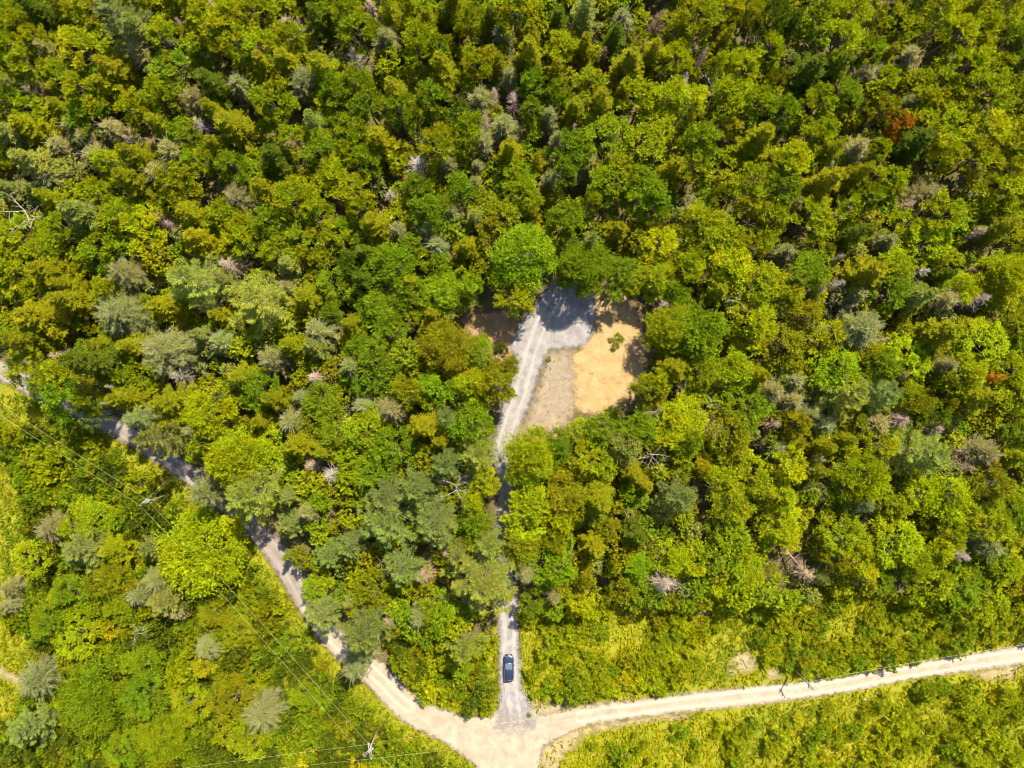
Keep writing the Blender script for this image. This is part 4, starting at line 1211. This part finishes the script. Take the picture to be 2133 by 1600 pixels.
frng = np.random.default_rng(21)
lowL = [low_leafy(900 + i) for i in range(4)]
lowS = [low_spruce(920 + i) for i in range(3)]
F_lo, F_hi = (-104, -80), (104, 82)
P = poisson(np.array(F_lo), np.array(F_hi), 2.3, 20000, frng)
sd_open = mask_dist(P, OPEN)
sd_hard = mask_dist(P, HARD + SOIL)
keep = (sd_open < -0.5) & (sd_hard < -3.2) & (near_listed(P, 0.66) > np.where(P[:, 1] > 18, 1.3, 1.0))
P = P[keep]
items = []
for x, y in P:
    edge = abs(x) > 93 or abs(y) > 70
    big = 1.5 if edge else frng.uniform(0.85, 1.35)
    if frng.random() < 0.55:
        c = frng.choice(list("gyygo"))
        items.append((lowL[frng.integers(4)], x, y, 0, frng.uniform(0, 6.28), big * frng.uniform(0.9, 1.3), big * frng.uniform(0.8, 1.15), jitter_col(c, frng)))
    else:
        c = frng.choice(list("oykgo"))
        items.append((lowS[frng.integers(3)], x, y, 0, frng.uniform(0, 6.28), big * frng.uniform(0.8, 1.1), big * frng.uniform(0.8, 1.1), jitter_col(c, frng)))
pack("understory", items, [LEAF, BARK])
print("fill trees", len(items))

# shrubs of the open ground
SHV = []
for i in range(8):
    R_, H_ = 1.5, 2.4
    q = shrub_quads(600 + i, R_, H_, lobes=4 + i % 3)
    st = shrub_stems(600 + i, R_, H_)
    SHV.append((q.mesh("foliage", [LEAF]), st.mesh("stem", [BARK], True), q.arrays()))
P = poisson(np.array([-98, -74]), np.array([98, -8]), 1.65, 30000, frng)
sd_open = mask_dist(P, OPEN)
sd_hard = mask_dist(P, HARD + SOIL + [corner, corner2, bare1, bare2, bare4])
f1 = blobs(P, 0.16, 1.0)
grass_patch = gpoly([(-60, 940), (30, 950), (60, 1020), (60, 1180), (40, 1290), (90, 1330), (75, 1480), (20, 1500), (-60, 1500)])
gp = mask_dist(P, [grass_patch])
keep = (sd_open > 0.1) & (sd_hard < -1.45) & (near_listed(P, 0.62) > 1) & ((f1 > -0.62) | ((P[:, 0] < -15) & (f1 > -0.95)) | (P[:, 0] < g(170, 0)[0])) & (gp < 0.5)
# the strip beside the left road is mown low
d_left, _ = seg_dist(P, lc)
keep &= (d_left > np.where(P[:, 0] < g(280, 0)[0], 3.0, 4.2)) | (P[:, 0] > 20)
keep &= (mask_dist(P, [open_br]) < 0) | (blobs(P, 0.42, 6.0) > -0.12)
keep &= np.hypot(P[:, 0] - g(1060, 1391)[0], P[:, 1] - g(1060, 1391)[1]) > 3.6
P, f1 = P[keep], f1[keep]
f2 = blobs(P, 0.23, 4.0)
east = (P[:, 0] > 2)
size = frng.uniform(0.62, 1.25, len(P)) * (1 + 0.18 * f2) * np.where(east, 1.1, 1.28)
clear = mask_dist(P, HARD + SOIL) < -1.25 * size
P, f1, f2, size = P[clear], f1[clear], f2[clear], size[clear]
pxs = [to_px(x, y, 1.5) for x, y in P]
inv = np.array([(-5 < a < 2138) and (-5 < b < 1605) for a, b in pxs])
order = np.argsort(-(size + 10 * inv))
ind = set(order[:296].tolist())
rest = []
for i, (x, y) in enumerate(P):
    t = f1[i] + frng.normal(0, 0.35)
    sx = to_px(x, y, 1.0)
    west = sx[0] < 1000
    if west:
        t -= 0.45
    c = "Y" if t > 0.6 else ("y" if t > 0.0 else (("g" if west or frng.random() < 0.5 else "y") if t > -0.55 else ("o" if frng.random() < 0.25 else ("d" if west else "y"))))
    if frng.random() < 0.02:
        c = "Z"
    if sx[0] < 900 and c == "Y" and frng.random() < 0.5:
        c = "g"
    col = jitter_col(c, frng)
    k = size[i]
    kz = k * (frng.uniform(0.9, 1.5) if west else frng.uniform(0.75, 1.25))
    v = frng.integers(len(SHV))
    rz = frng.uniform(0, 6.28)
    if i in ind:
        r = 1.5 * k
        o = empty("shrub", (x, y, 0), rz, auto_label(*to_px(x, y, 1.4 * kz), r, "U", c), "shrub", "shrubs of the roadside thicket")
        o.scale = (k, k, kz)
        fo = link("foliage", SHV[v][0], o)
        fo.color = col
        link("stem", SHV[v][1], o)
    else:
        rest.append((SHV[v][2], x, y, 0, rz, k, kz, col))
pack("thicket", rest, [LEAF])
print("shrubs", len(P), "rest", len(rest))


# grass and tall herbs of the open ground
def tufts(name, P, h, cols, blades, rng, mat):
    n = len(P)
    N = n * blades
    B = np.repeat(P, blades, 0)
    ph = rng.uniform(0, 2 * PI, N)
    tilt = rng.uniform(0.3, 1.2, N)
    a = np.column_stack([np.cos(ph) * tilt, np.sin(ph) * tilt, np.ones(N)])
    off = rng.uniform(0.0, 0.22, N)
    p = np.column_stack([B[:, 0] + np.cos(ph) * off, B[:, 1] + np.sin(ph) * off, np.zeros(N)])
    nr = np.column_stack([-np.cos(ph), -np.sin(ph), tilt + 0.4]) + rng.normal(0, 0.25, (N, 3))
    T = np.repeat(cols, blades, 0) * tints(N, rng, 0.22, 0.08)
    T[:, 3] = 1
    hh = np.repeat(h, blades) * rng.uniform(0.7, 1.3, N)
    q = Quads()
    q.leaves(p, a, nr, hh, hh * rng.uniform(0.2, 0.38, N), T)
    V, F, T, M = q.arrays()
    o = link(name, mesh_from(name, V, F, [mat], M, T))
    tag(o, None, None, None, "stuff")
    print(name, len(F) * 2)
    return o


def colmix(P, names, f, ph, rng):
    t = blobs(P, f, ph) * 0.5 + 0.5 + rng.normal(0, 0.18, len(P))
    idx = np.clip((t * len(names)).astype(int), 0, len(names) - 1)
    A = np.array([PAL[c] for c in names])
    out = A[idx]
    return np.column_stack([out, np.ones(len(P))])


G_ = frng.uniform([-97, -73], [97, -2], (60000, 2))
so = mask_dist(G_, OPEN)
sh_ = mask_dist(G_, HARD + [footpath])
sb_ = mask_dist(G_, [corner, corner2, bare1, bare2, bare3, bare4, bare5])
G_ = G_[(so > -1.2 + frng.uniform(0, 1.2, len(G_))) & (sh_ < -0.1 - frng.exponential(0.35, len(G_))) & ((sb_ < -0.2) | (frng.random(len(G_)) < 0.18))]
east_g = G_[:, 0] > 2
names = ["g", "g", "y", "o", "y", "Y"]
gcol = colmix(G_, names, 0.12, 2.0, frng)
gcol[east_g] = colmix(G_[east_g], ["g", "y", "Z", "Y", "Z", "Y"], 0.14, 2.0, frng)
tufts("grass", G_, frng.uniform(0.35, 0.8, len(G_)), gcol, 5, frng, GRASSM)

# ferns and seedlings on the forest floor, dimmer sorts
U_ = frng.uniform([-100, -76], [100, 78], (26000, 2))
so = mask_dist(U_, OPEN)
sh_ = mask_dist(U_, HARD + SOIL)
U_ = U_[(so < 0.5) & (sh_ < -0.7 - frng.exponential(0.5, len(U_))) & (blobs(U_, 0.35, 3.0) > -0.55)]
tufts("undergrowth", U_, frng.uniform(0.4, 0.85, len(U_)), colmix(U_, ["d", "g", "o", "g"], 0.3, 5.0, frng), 5, frng, GRASSM)

# weeds on the grey lot, the sand and the brown ground
W_ = frng.uniform(gpoly([(950, 930)])[0], gpoly([(1350, 560)])[0], (2600, 2))
slot = mask_dist(W_, [lot])
ssand = mask_dist(W_, [sand, sand2])
sbr = mask_dist(W_, [brown, brown2])
bl = blobs(W_, 0.9, 2.2)
W_ = W_[((slot > 0) & (bl > 0.05) & (frng.random(len(W_)) < 0.7)) | ((ssand > 0) & (frng.random(len(W_)) < 0.06)) | ((sbr > 0) & (frng.random(len(W_)) < 0.3))]
tufts("weeds", W_, frng.uniform(0.12, 0.32, len(W_)), colmix(W_, ["o", "g", "d", "o"], 0.8, 1.0, frng), 4, frng, GRASSM)


def rocks(name, P, size, rng, col):
    q = Quads()
    m = plain(name, col, 0.9, noise=0.3, scale=2.0)
    for (x, y), s_ in zip(P, size):
        a = rng.uniform(0.6, 1.3, 3) * s_
        V = np.array([(-1, -1, -.3), (1, -1, -.3), (1, 1, -.3), (-1, 1, -.3), (-.6, -.6, .7), (.6, -.6, .7), (.6, .6, .7), (-.6, .6, .7)]) * a + rng.normal(0, 0.16, (8, 3)) * s_
        r = rng.uniform(0, 6)
        V[:, :2] = V[:, :2] @ np.array([[math.cos(r), -math.sin(r)], [math.sin(r), math.cos(r)]])
        q.add(V + np.array([x, y, 0.03]), [(0, 3, 2, 1), (4, 5, 6, 7), (0, 1, 5, 4), (1, 2, 6, 5), (2, 3, 7, 6), (3, 0, 4, 7)])
    o = link(name, q.mesh(name, [m]))
    tag(o, None, None, None, "stuff")


R_ = frng.uniform(gpoly([(1020, 1540)])[0], gpoly([(1150, 1440)])[0], (700, 2))
near = mask_dist(R_, [dp, junction, lp, rp])
R_ = R_[(np.abs(near) < 1.4)][:220]
rocks("loose_stones", R_, frng.uniform(0.04, 0.13, len(R_)), frng, (0.17, 0.15, 0.13))


# ------------------------------------------------------------------ the car
PAINT = plain("navy_paint", (0.008, 0.012, 0.034), 0.25, 0.2, 1.0)
GLASS = plain("dark_glass", (0.020, 0.035, 0.045), 0.04, 0.0, 0.6, 0.9)
TRIM = plain("black_trim", (0.012, 0.012, 0.014), 0.55)
CHROME = plain("bright_trim", (0.62, 0.63, 0.65), 0.22, 1.0)
RUBBER = plain("tyre_rubber", (0.015, 0.015, 0.016), 0.85)
LAMPW = plain("headlamp", (0.10, 0.11, 0.125), 0.12, 0.2, 1.0)
LAMPR = plain("tail_lamp", (0.35, 0.012, 0.012), 0.15, 0.0, 1.0)
SEAM = plain("panel_gap", (0.004, 0.004, 0.006), 0.8)


def loft(name, secs, mat, parent, sub=2, closed_ends=True):
    """sections: list of lists of points, same count; skinned into one smooth shell"""
    k = len(secs[0])
    V = [p for s_ in secs for p in s_]
    F = []
    for i in range(len(secs) - 1):
        for j in range(k):
            j2 = (j + 1) % k
            F.append((i * k + j, i * k + j2, (i + 1) * k + j2, (i + 1) * k + j))
    me = bpy.data.meshes.new(name)
    faces = list(F)
    if closed_ends:
        faces.append(tuple(reversed(range(k))))
        faces.append(tuple((len(secs) - 1) * k + j for j in range(k)))
    me.from_pydata(V, [], faces)
    me.materials.append(mat)
    for p in me.polygons:
        p.use_smooth = True
    me.update()
    o = link(name, me, parent)
    if sub:
        md = o.modifiers.new("round", "SUBSURF")
        md.levels = sub
        md.render_levels = sub
    return o


def quad_part(name, pts, mat, parent, thick=0.012):
    """a thin curved or flat panel with real thickness"""
    pts = [Vector(p) for p in pts]
    n = (pts[1] - pts[0]).cross(pts[2] - pts[0]).normalized()
    k = len(pts)
    V = [p + n * thick for p in pts] + [p - n * thick for p in pts]
    F = [tuple(range(k)), tuple(reversed(range(k, 2 * k)))]
    for i in range(k):
        j = (i + 1) % k
        F.append((i, i + k, j + k, j))
    me = bpy.data.meshes.new(name)
    me.from_pydata([tuple(v) for v in V], [], F)
    me.materials.append(mat)
    me.update()
    return link(name, me, parent)


cx, cy = g(1060, 1391, 0.6)
car = empty("parked_car", (cx, cy, 0.024), math.radians(1.0), "dark navy blue car parked on the gravel driveway just above the road junction", "car")
# body: sections from the nose (+y) to the tail (-y); half width, sill, belt
BODY = [(2.36, 0.52, 0.42, 0.66), (2.28, 0.74, 0.30, 0.80), (2.05, 0.87, 0.24, 0.90), (1.55, 0.93, 0.22, 0.97), (0.95, 0.94, 0.22, 1.02), (0.2, 0.94, 0.22, 1.04), (-0.8, 0.95, 0.22, 1.06), (-1.6, 0.94, 0.24, 1.07), (-2.10, 0.90, 0.28, 1.05), (-2.32, 0.80, 0.34, 0.98), (-2.36, 0.66, 0.42, 0.86)]
secs = []
for y, w, z0, z1 in BODY:
    zm = (z0 + z1) / 2
    secs.append([(-w * 0.86, y, z0), (-w, y, z0 + 0.10), (-w * 1.0, y, zm), (-w * 0.97, y, z1 - 0.09), (-w * 0.84, y, z1), (-w * 0.4, y, z1 + 0.035), (w * 0.4, y, z1 + 0.035), (w * 0.84, y, z1), (w * 0.97, y, z1 - 0.09), (w, y, zm), (w, y, z0 + 0.10), (w * 0.86, y, z0)])
body = loft("body", secs, PAINT, car)
# greenhouse: roof and pillars
CAB = [(0.98, 0.76, 1.02, 1.04), (0.30, 0.70, 1.02, 1.50), (-0.05, 0.67, 1.02, 1.63), (-1.0, 0.66, 1.02, 1.67), (-1.75, 0.64, 1.02, 1.62), (-2.02, 0.64, 1.02, 1.45), (-2.26, 0.68, 1.0, 1.05)]
secs = []
for y, w, z0, z1 in CAB:
    b = 0.83 if z1 < 1.2 else 0.84
    secs.append([(-b, y, z0), (-(w + (b - w) * 0.45), y, z0 + (z1 - z0) * 0.55), (-w, y, z1 - 0.03), (-w * 0.75, y, z1 + 0.01), (0, y, z1 + 0.03), (w * 0.75, y, z1 + 0.01), (w, y, z1 - 0.03), (w + (b - w) * 0.45, y, z0 + (z1 - z0) * 0.55), (b, y, z0)])
roof = loft("roof", secs, PAINT, car, 1)
quad_part("windshield", [(-0.70, 0.95, 1.085), (0.70, 0.95, 1.085), (0.60, 0.08, 1.615), (-0.60, 0.08, 1.615)], GLASS, car, 0.02)
quad_part("rear_window", [(0.60, -2.22, 1.12), (-0.60, -2.22, 1.12), (-0.56, -2.00, 1.52), (0.56, -2.00, 1.52)], GLASS, car, 0.03)
for s_ in (-1, 1):
    for a, b in ((0.42, -0.50), (-0.58, -1.30), (-1.38, -1.92)):
        t0 = 0.30 if a > 0 else a
        quad_part("side_window", [(s_ * 0.835, a, 1.10), (s_ * 0.835, b, 1.10), (s_ * 0.715, b if b > -1.9 else -1.84, 1.52), (s_ * 0.715, min(a, 0.12), 1.52)], GLASS, car, 0.014)
    # mirrors
    q = Quads()
    q.box((s_ * 1.02, 0.62, 1.10), (0.20, 0.14, 0.14), taper=0.8)
    q.box((s_ * 0.92, 0.62, 1.07), (0.10, 0.06, 0.05))
    mir = link("mirror", q.mesh("mirror", [PAINT]), car)
    # roof rail, door seams, handles
    q = Quads()
    q.tube([(s_ * 0.60, -0.10, 1.66), (s_ * 0.61, -0.3, 1.725), (s_ * 0.60, -1.5, 1.715), (s_ * 0.59, -1.75, 1.63)], [0.022] * 4, 4)
    link("roof_rail", q.mesh("roof_rail", [TRIM]), car)
    q = Quads()
    for yy in (0.60, -0.53, -1.40):
        q.box((s_ * 0.952, yy, 0.66), (0.012, 0.018, 0.66))
    link("door_seam", q.mesh("door_seam", [SEAM]), car)
    for yy in (-0.38, -1.24):
        q = Quads()
        q.box((s_ * 0.955, yy, 0.90), (0.03, 0.20, 0.035))
        link("door_handle", q.mesh("door_handle", [PAINT]), car)
    q = Quads()
    q.add([(s_ * 0.84, 1.95, 0.885), (s_ * 0.55, 2.24, 0.80), (s_ * 0.62, 2.31, 0.70), (s_ * 0.86, 2.10, 0.74), (s_ * 0.80, 1.95, 0.93), (s_ * 0.52, 2.24, 0.855), (s_ * 0.62, 2.33, 0.72), (s_ * 0.90, 2.10, 0.78)], [(4, 5, 6, 7), (3, 2, 1, 0), (0, 1, 5, 4), (1, 2, 6, 5), (2, 3, 7, 6), (3, 0, 4, 7)])
    link("headlight", q.mesh("headlight", [LAMPW]), car)
    q = Quads()
    q.box((s_ * 0.76, -2.25, 0.98), (0.22, 0.16, 0.22), taper=0.9)
    link("tail_light", q.mesh("tail_light", [LAMPR]), car)
    for yy in (1.42, -1.42):
        q = Quads()
        ang = np.linspace(0, 2 * PI, 21)
        ring = lambda r, x: np.column_stack([np.full(20, x), r * np.cos(ang[:20]), r * np.sin(ang[:20])])
        V = np.vstack([ring(0.20, 0.10), ring(0.32, 0.11), ring(0.35, 0.06), ring(0.35, -0.06), ring(0.32, -0.11), ring(0.20, -0.10)])
        F = [(a * 20 + i, a * 20 + (i + 1) % 20, ((a + 1) % 6) * 20 + (i + 1) % 20, ((a + 1) % 6) * 20 + i) for a in range(6) for i in range(20)]
        q.add(V, F)
        wh = bpy.data.objects.new("wheel", None)
        COL.objects.link(wh)
        wh.parent = car
        wh.location = (s_ * 0.84, yy, 0.35)
        link("tyre", q.mesh("tyre", [RUBBER], True), wh)
        q = Quads()
        for i in range(5):
            a = i * 2 * PI / 5
            q.tube([(s_ * 0.08, 0.03 * math.cos(a), 0.03 * math.sin(a)), (s_ * 0.07, 0.21 * math.cos(a), 0.21 * math.sin(a))], [0.035, 0.03], 4)
        link("rim", q.mesh("rim", [CHROME]), wh)
# hood creases, cowl with wipers, grille, bumpers, plate
q = Quads()
for s_ in (-1, 1):
    q.tube([(s_ * 0.62, 2.02, 0.955), (s_ * 0.70, 1.5, 1.018), (s_ * 0.76, 1.0, 1.068)], [0.010] * 3, 4)
q.tube([(-0.74, 1.01, 1.07), (0, 1.05, 1.085), (0.74, 1.01, 1.07)], [0.016] * 3, 4)
link("hood_seam", q.mesh("hood_seam", [SEAM]), car)
q = Quads()
q.box((0, 1.00, 1.10), (1.40, 0.09, 0.04))
link("cowl_strip", q.mesh("cowl_strip", [CHROME]), car)
for s_ in (-0.35, 0.28):
    q = Quads()
    q.tube([(s_, 0.97, 1.105), (s_ + 0.42, 0.80, 1.205)], [0.014, 0.008], 4)
    link("wiper", q.mesh("wiper", [TRIM]), car)
q = Quads()
for i in range(4):
    q.box((0, 2.36, 0.50 + i * 0.06), (0.86, 0.05, 0.022))
link("grille", q.mesh("grille", [CHROME]), car)
q = Quads()
q.box((0, 2.37, 0.34), (1.30, 0.10, 0.12), taper=0.95)
link("front_bumper", q.mesh("front_bumper", [TRIM]), car)
q = Quads()
q.box((0, -2.38, 0.50), (1.56, 0.14, 0.20), taper=0.95)
link("rear_bumper", q.mesh("rear_bumper", [CHROME]), car)
q = Quads()
q.box((0, -2.02, 1.62), (1.16, 0.24, 0.03))
link("roof_spoiler", q.mesh("roof_spoiler", [TRIM]), car)
q = Quads()
q.box((0, -2.44, 0.74), (0.32, 0.02, 0.16))
link("number_plate", q.mesh("number_plate", [LAMPW]), car)

car.scale = (0.95, 0.95, 0.95)

# ------------------------------------------------------------------ power line
POLE = plain("weathered_pole", (0.150, 0.125, 0.095), 0.85, noise=0.3, scale=3)
ARM = plain("grey_crossarm", (0.175, 0.160, 0.142), 0.75, noise=0.2, scale=3)
DARKARM = plain("dark_crossarm", (0.060, 0.050, 0.042), 0.8)
PORC = plain("porcelain", (0.26, 0.26, 0.26), 0.25)
STEEL = plain("grey_steel", (0.36, 0.375, 0.38), 0.45, 0.5)
WIRE = plain("aluminium_wire", (0.34, 0.32, 0.16), 0.5, 0.3)


def rot2(v, a):
    return (v[0] * math.cos(a) - v[1] * math.sin(a), v[0] * math.sin(a) + v[1] * math.cos(a))


def utility_pole(px, py, H, arms, label, transformer=False, arm_mat=None):
    """arms: (height, angle, half length, double, centre shift along the arm)"""
    x, y = g(px, py, H)
    o = empty("utility_pole", (x, y, 0), 0, label, "utility pole", "utility poles of the power line")
    q = Quads()
    q.tube([(0, 0, -0.05), (0, 0, H * 0.5), (0, 0, H + 0.25)], [0.16, 0.135, 0.11], 8)
    link("pole", q.mesh("pole", [arm_mat or POLE], True), o)
    tips = []
    for z, a, hl, dbl, sh_ in arms:
        for off in ((-0.14, 0.14) if dbl else (0.13,)):
            q = Quads()
            c0 = np.array([*rot2((sh_ - hl, off), a), z])
            c1 = np.array([*rot2((sh_ + hl, off), a), z])
            q.tube([c0, c1], [0.085, 0.085], 4)
            link("crossarm", q.mesh("crossarm", [arm_mat or ARM]), o)
        for e in (-hl + 0.1, hl - 0.1) + ((0.35,) if hl > 1.3 else ()):
            p = (*rot2((sh_ + e, 0.0), a), z)
            q = Quads()
            q.tube([(p[0], p[1], z + 0.02), (p[0], p[1], z + 0.10), (p[0], p[1], z + 0.14), (p[0], p[1], z + 0.24)], [0.05, 0.10, 0.06, 0.08], 8)
            link("insulator", q.mesh("insulator", [PORC], True), o)
            tips.append((x + p[0], y + p[1], z + 0.2))
    if transformer:
        q = Quads()
        q.tube([(0.30, 0.18, H - 1.5), (0.30, 0.18, H - 1.45), (0.30, 0.18, H - 0.55), (0.30, 0.18, H - 0.48)], [0.18, 0.27, 0.27, 0.2], 8)
        tr = link("transformer", q.mesh("transformer", [STEEL], True), o)
        q = Quads()
        q.tube([(0.22, 0.12, H - 0.5), (0.22, 0.12, H - 0.25)], [0.05, 0.03], 8)
        q.tube([(0.38, 0.24, H - 0.5), (0.38, 0.24, H - 0.25)], [0.05, 0.03], 8)
        link("bushing", q.mesh("bushing", [PORC], True), tr)
    return o, tips


a_line = math.atan2(-(1555 - 1046), 770 - 300)          # direction of the line between the first two poles
poleA, tA = utility_pole(768, 1566, 9.2, [(9.0, a_line + PI / 2, 1.05, True, -0.15), (8.3, math.radians(100), 1.35, True, -0.35)], "wooden utility pole with two crossed pairs of pale crossarms beside the junction")
poleB, tB = utility_pole(299, 1047, 9.0, [(8.8, a_line + PI / 2, 0.85, False, 0.0)], "wooden utility pole carrying a grey transformer among the shrubs by the old road", True)
poleC, tC = utility_pole(1684, 1425, 7.0, [(6.8, math.radians(-58), 0.95, False, 0.5), (6.5, math.radians(-80), 0.7, False, 0.4)], "dark roadside utility pole above the sandy road, far from the junction", False, DARKARM)


def wire(pts, label, sag=0.6, r=0.011):
    a, b = np.array(pts[0]), np.array(pts[-1])
    t = np.linspace(0, 1, 15)
    P_ = a + np.outer(t, b - a)
    P_[:, 2] -= sag * 4 * t * (1 - t)
    q = Quads()
    q.tube(P_, np.full(15, r), 4)
    o = link("power_wire", q.mesh("power_wire", [WIRE]))
    tag(o, label, "wire", "wires of the power line")
    return o


def at(px, py, z):
    return (*g(px, py, z), z)


tA1, tA2, tA3, tA4 = tA[0], tA[1], tA[2], tA[3]
wire([at(-190, 748, 9.0), tB[0]], "thin wire from the transformer pole to the photo edge, lower of the two", 0.5)
wire([at(-190, 726, 9.0), tB[1]], "thin wire from the transformer pole to the photo edge, upper of the two", 0.5)
up_first = tA1 if tA1[0] < tA2[0] else tA2
up_second = tA2 if tA1[0] < tA2[0] else tA1
wire([min(tB, key=lambda p: p[0]), up_first], "lower wire between the transformer pole and the twin-armed pole", 0.7)
wire([max(tB, key=lambda p: p[0]), up_second], "upper wire between the transformer pole and the twin-armed pole", 0.7)
wire([(*g(303, 1043, 8.2), 8.2), at(372, 978, 4.5)], "service wire from the transformer pole across the old road", 0.1)
wire([(*g(304, 1047, 7.6), 7.6), at(366, 990, 4.2)], "second service wire from the transformer pole, ending short of the old road", 0.1, 0.009)
hi_arm = max(tA[2:], key=lambda p: p[1])
lo_arm = min(tA[2:], key=lambda p: p[1])
wire([at(150, 1634, 8.4), hi_arm], "wire along the bottom of the photo to the twin-armed pole, upper one", 0.4)
wire([at(250, 1640, 8.4), lo_arm], "wire along the bottom of the photo to the twin-armed pole, lower one", 0.4)
wire([hi_arm, tC[0]], "long wire from the twin-armed pole over the junction to the roadside pole", 0.9)
wire([lo_arm, at(1050, 1552, 6.8)], "wire from the twin-armed pole that ends over the road junction", 0.25)
wire([tC[0], at(2260, 1325, 6.8)], "wire from the roadside pole along the sandy road to the photo edge", 0.8)
wire([up_second, at(880, 1665, 8.8)], "wire leaving the twin-armed pole towards the bottom edge of the photo", 0.3)

# ------------------------------------------------------------------ small things lying about
LOGM = plain("pale_log", (0.22, 0.19, 0.155), 0.85, noise=0.25, scale=4)


def log(px0, py0, px1, py1, r, label, z0=0.12, z1=0.12):
    a, b = np.array([*g(px0, py0), z0]), np.array([*g(px1, py1), z1])
    m = (a + b) / 2 + np.array([0.08, -0.05, 0.02])
    q = Quads()
    q.tube([a, m, b], [r, r * 0.85, r * 0.55], 8)
    o = link("fallen_log", q.mesh("fallen_log", [LOGM], True))
    tag(o, label, "log", "pale logs lying on the ground")


log(992, 702, 1001, 679, 0.09, "thin pale pole lying on brown ground left of the gravel clearing")
log(1546, 1372, 1556, 1392, 0.09, "pale log on the bare patch above the sandy road")
log(1003, 1326, 1024, 1322, 0.13, "short pale log in the grass beside the driveway")
log(1270, 1256, 1296, 1262, 0.12, "pale log on the bare patch amid the shrubs")

STONE = plain("pale_stone", (0.20, 0.18, 0.15), 0.85, noise=0.25, scale=3)


def boulder(px, py, s_, label):
    rng = np.random.default_rng(int(px))
    q = Quads()
    V, F = [], []
    for i, (z, r) in enumerate(((-0.1, 0.8), (0.25, 1.0), (0.6, 0.75), (0.8, 0.25))):
        for j in range(8):
            a = j * PI / 4
            V.append((math.cos(a) * r * s_ * rng.uniform(0.8, 1.2), math.sin(a) * r * s_ * rng.uniform(0.8, 1.2), z * s_))
    for i in range(3):
        for j in range(8):
            F.append((i * 8 + j, i * 8 + (j + 1) % 8, (i + 1) * 8 + (j + 1) % 8, (i + 1) * 8 + j))
    F += [(24, 25, 26, 27), (24, 27, 28, 31), (28, 29, 30, 31)]
    q.add(np.array(V), F)
    o = link("boulder", q.mesh("boulder", [STONE]))
    o.location = (*g(px, py), 0)
    tag(o, label, "boulder", "pale boulders on the ground")


boulder(1014, 1330, 0.32, "pale boulder in the grass beside the driveway near the log")
boulder(1567, 1492, 0.35, "small pale boulder on the grass below the sandy road")
boulder(1802, 1458, 0.35, "small pale boulder below the sandy road, near the roadside pole")

# twigs and scraps of wood lying on the sand and the grey lot
S_ = frng.uniform(gpoly([(1080, 930)])[0], gpoly([(1350, 600)])[0], (1500, 2))
S_ = S_[(mask_dist(S_, [sand, sand2, lot]) > 0.1)][:520]
ang = frng.uniform(0, PI, len(S_))
dv = np.column_stack([np.cos(ang), np.sin(ang), np.zeros(len(S_))]) * frng.uniform(0.1, 0.55, (len(S_), 1))
q = Quads()
A3 = np.column_stack([S_, np.full(len(S_), 0.04)])
ribbon(q, A3 - dv, A3 + dv + np.array([0, 0, 0.02]), frng.uniform(0.012, 0.035, (len(S_), 1)), frng, tints(len(S_), frng, 0.4, 0.08) * np.array([0.16, 0.11, 0.065, 1]))
lt = link("litter", q.mesh("litter", [plain("twig_litter", (0.13, 0.085, 0.05), 0.9)]))
tag(lt, None, None, None, "stuff")

# seedling bushes standing on the sand
for px, py, k in ((1288, 705, 0.62), (1280, 722, 0.5), (1272, 708, 0.35), (1102, 1488, 0.3), (1143, 748, 0.3)):
    x, y = g(px, py)
    o = empty("seedling", (x, y, 0.01), px, auto_label(px, py, 0.8, "U", "g"), "seedling", "green seedlings on bare ground")
    o.scale = (k, k, k * 0.8)
    fo = link("foliage", SHV[1][0], o)
    fo.color = (*PAL["g"], 1)
    link("stem", SHV[1][1], o)

print("objects", len(bpy.data.objects), "tris", sum(len(m.polygons) * 2 for m in bpy.data.meshes))
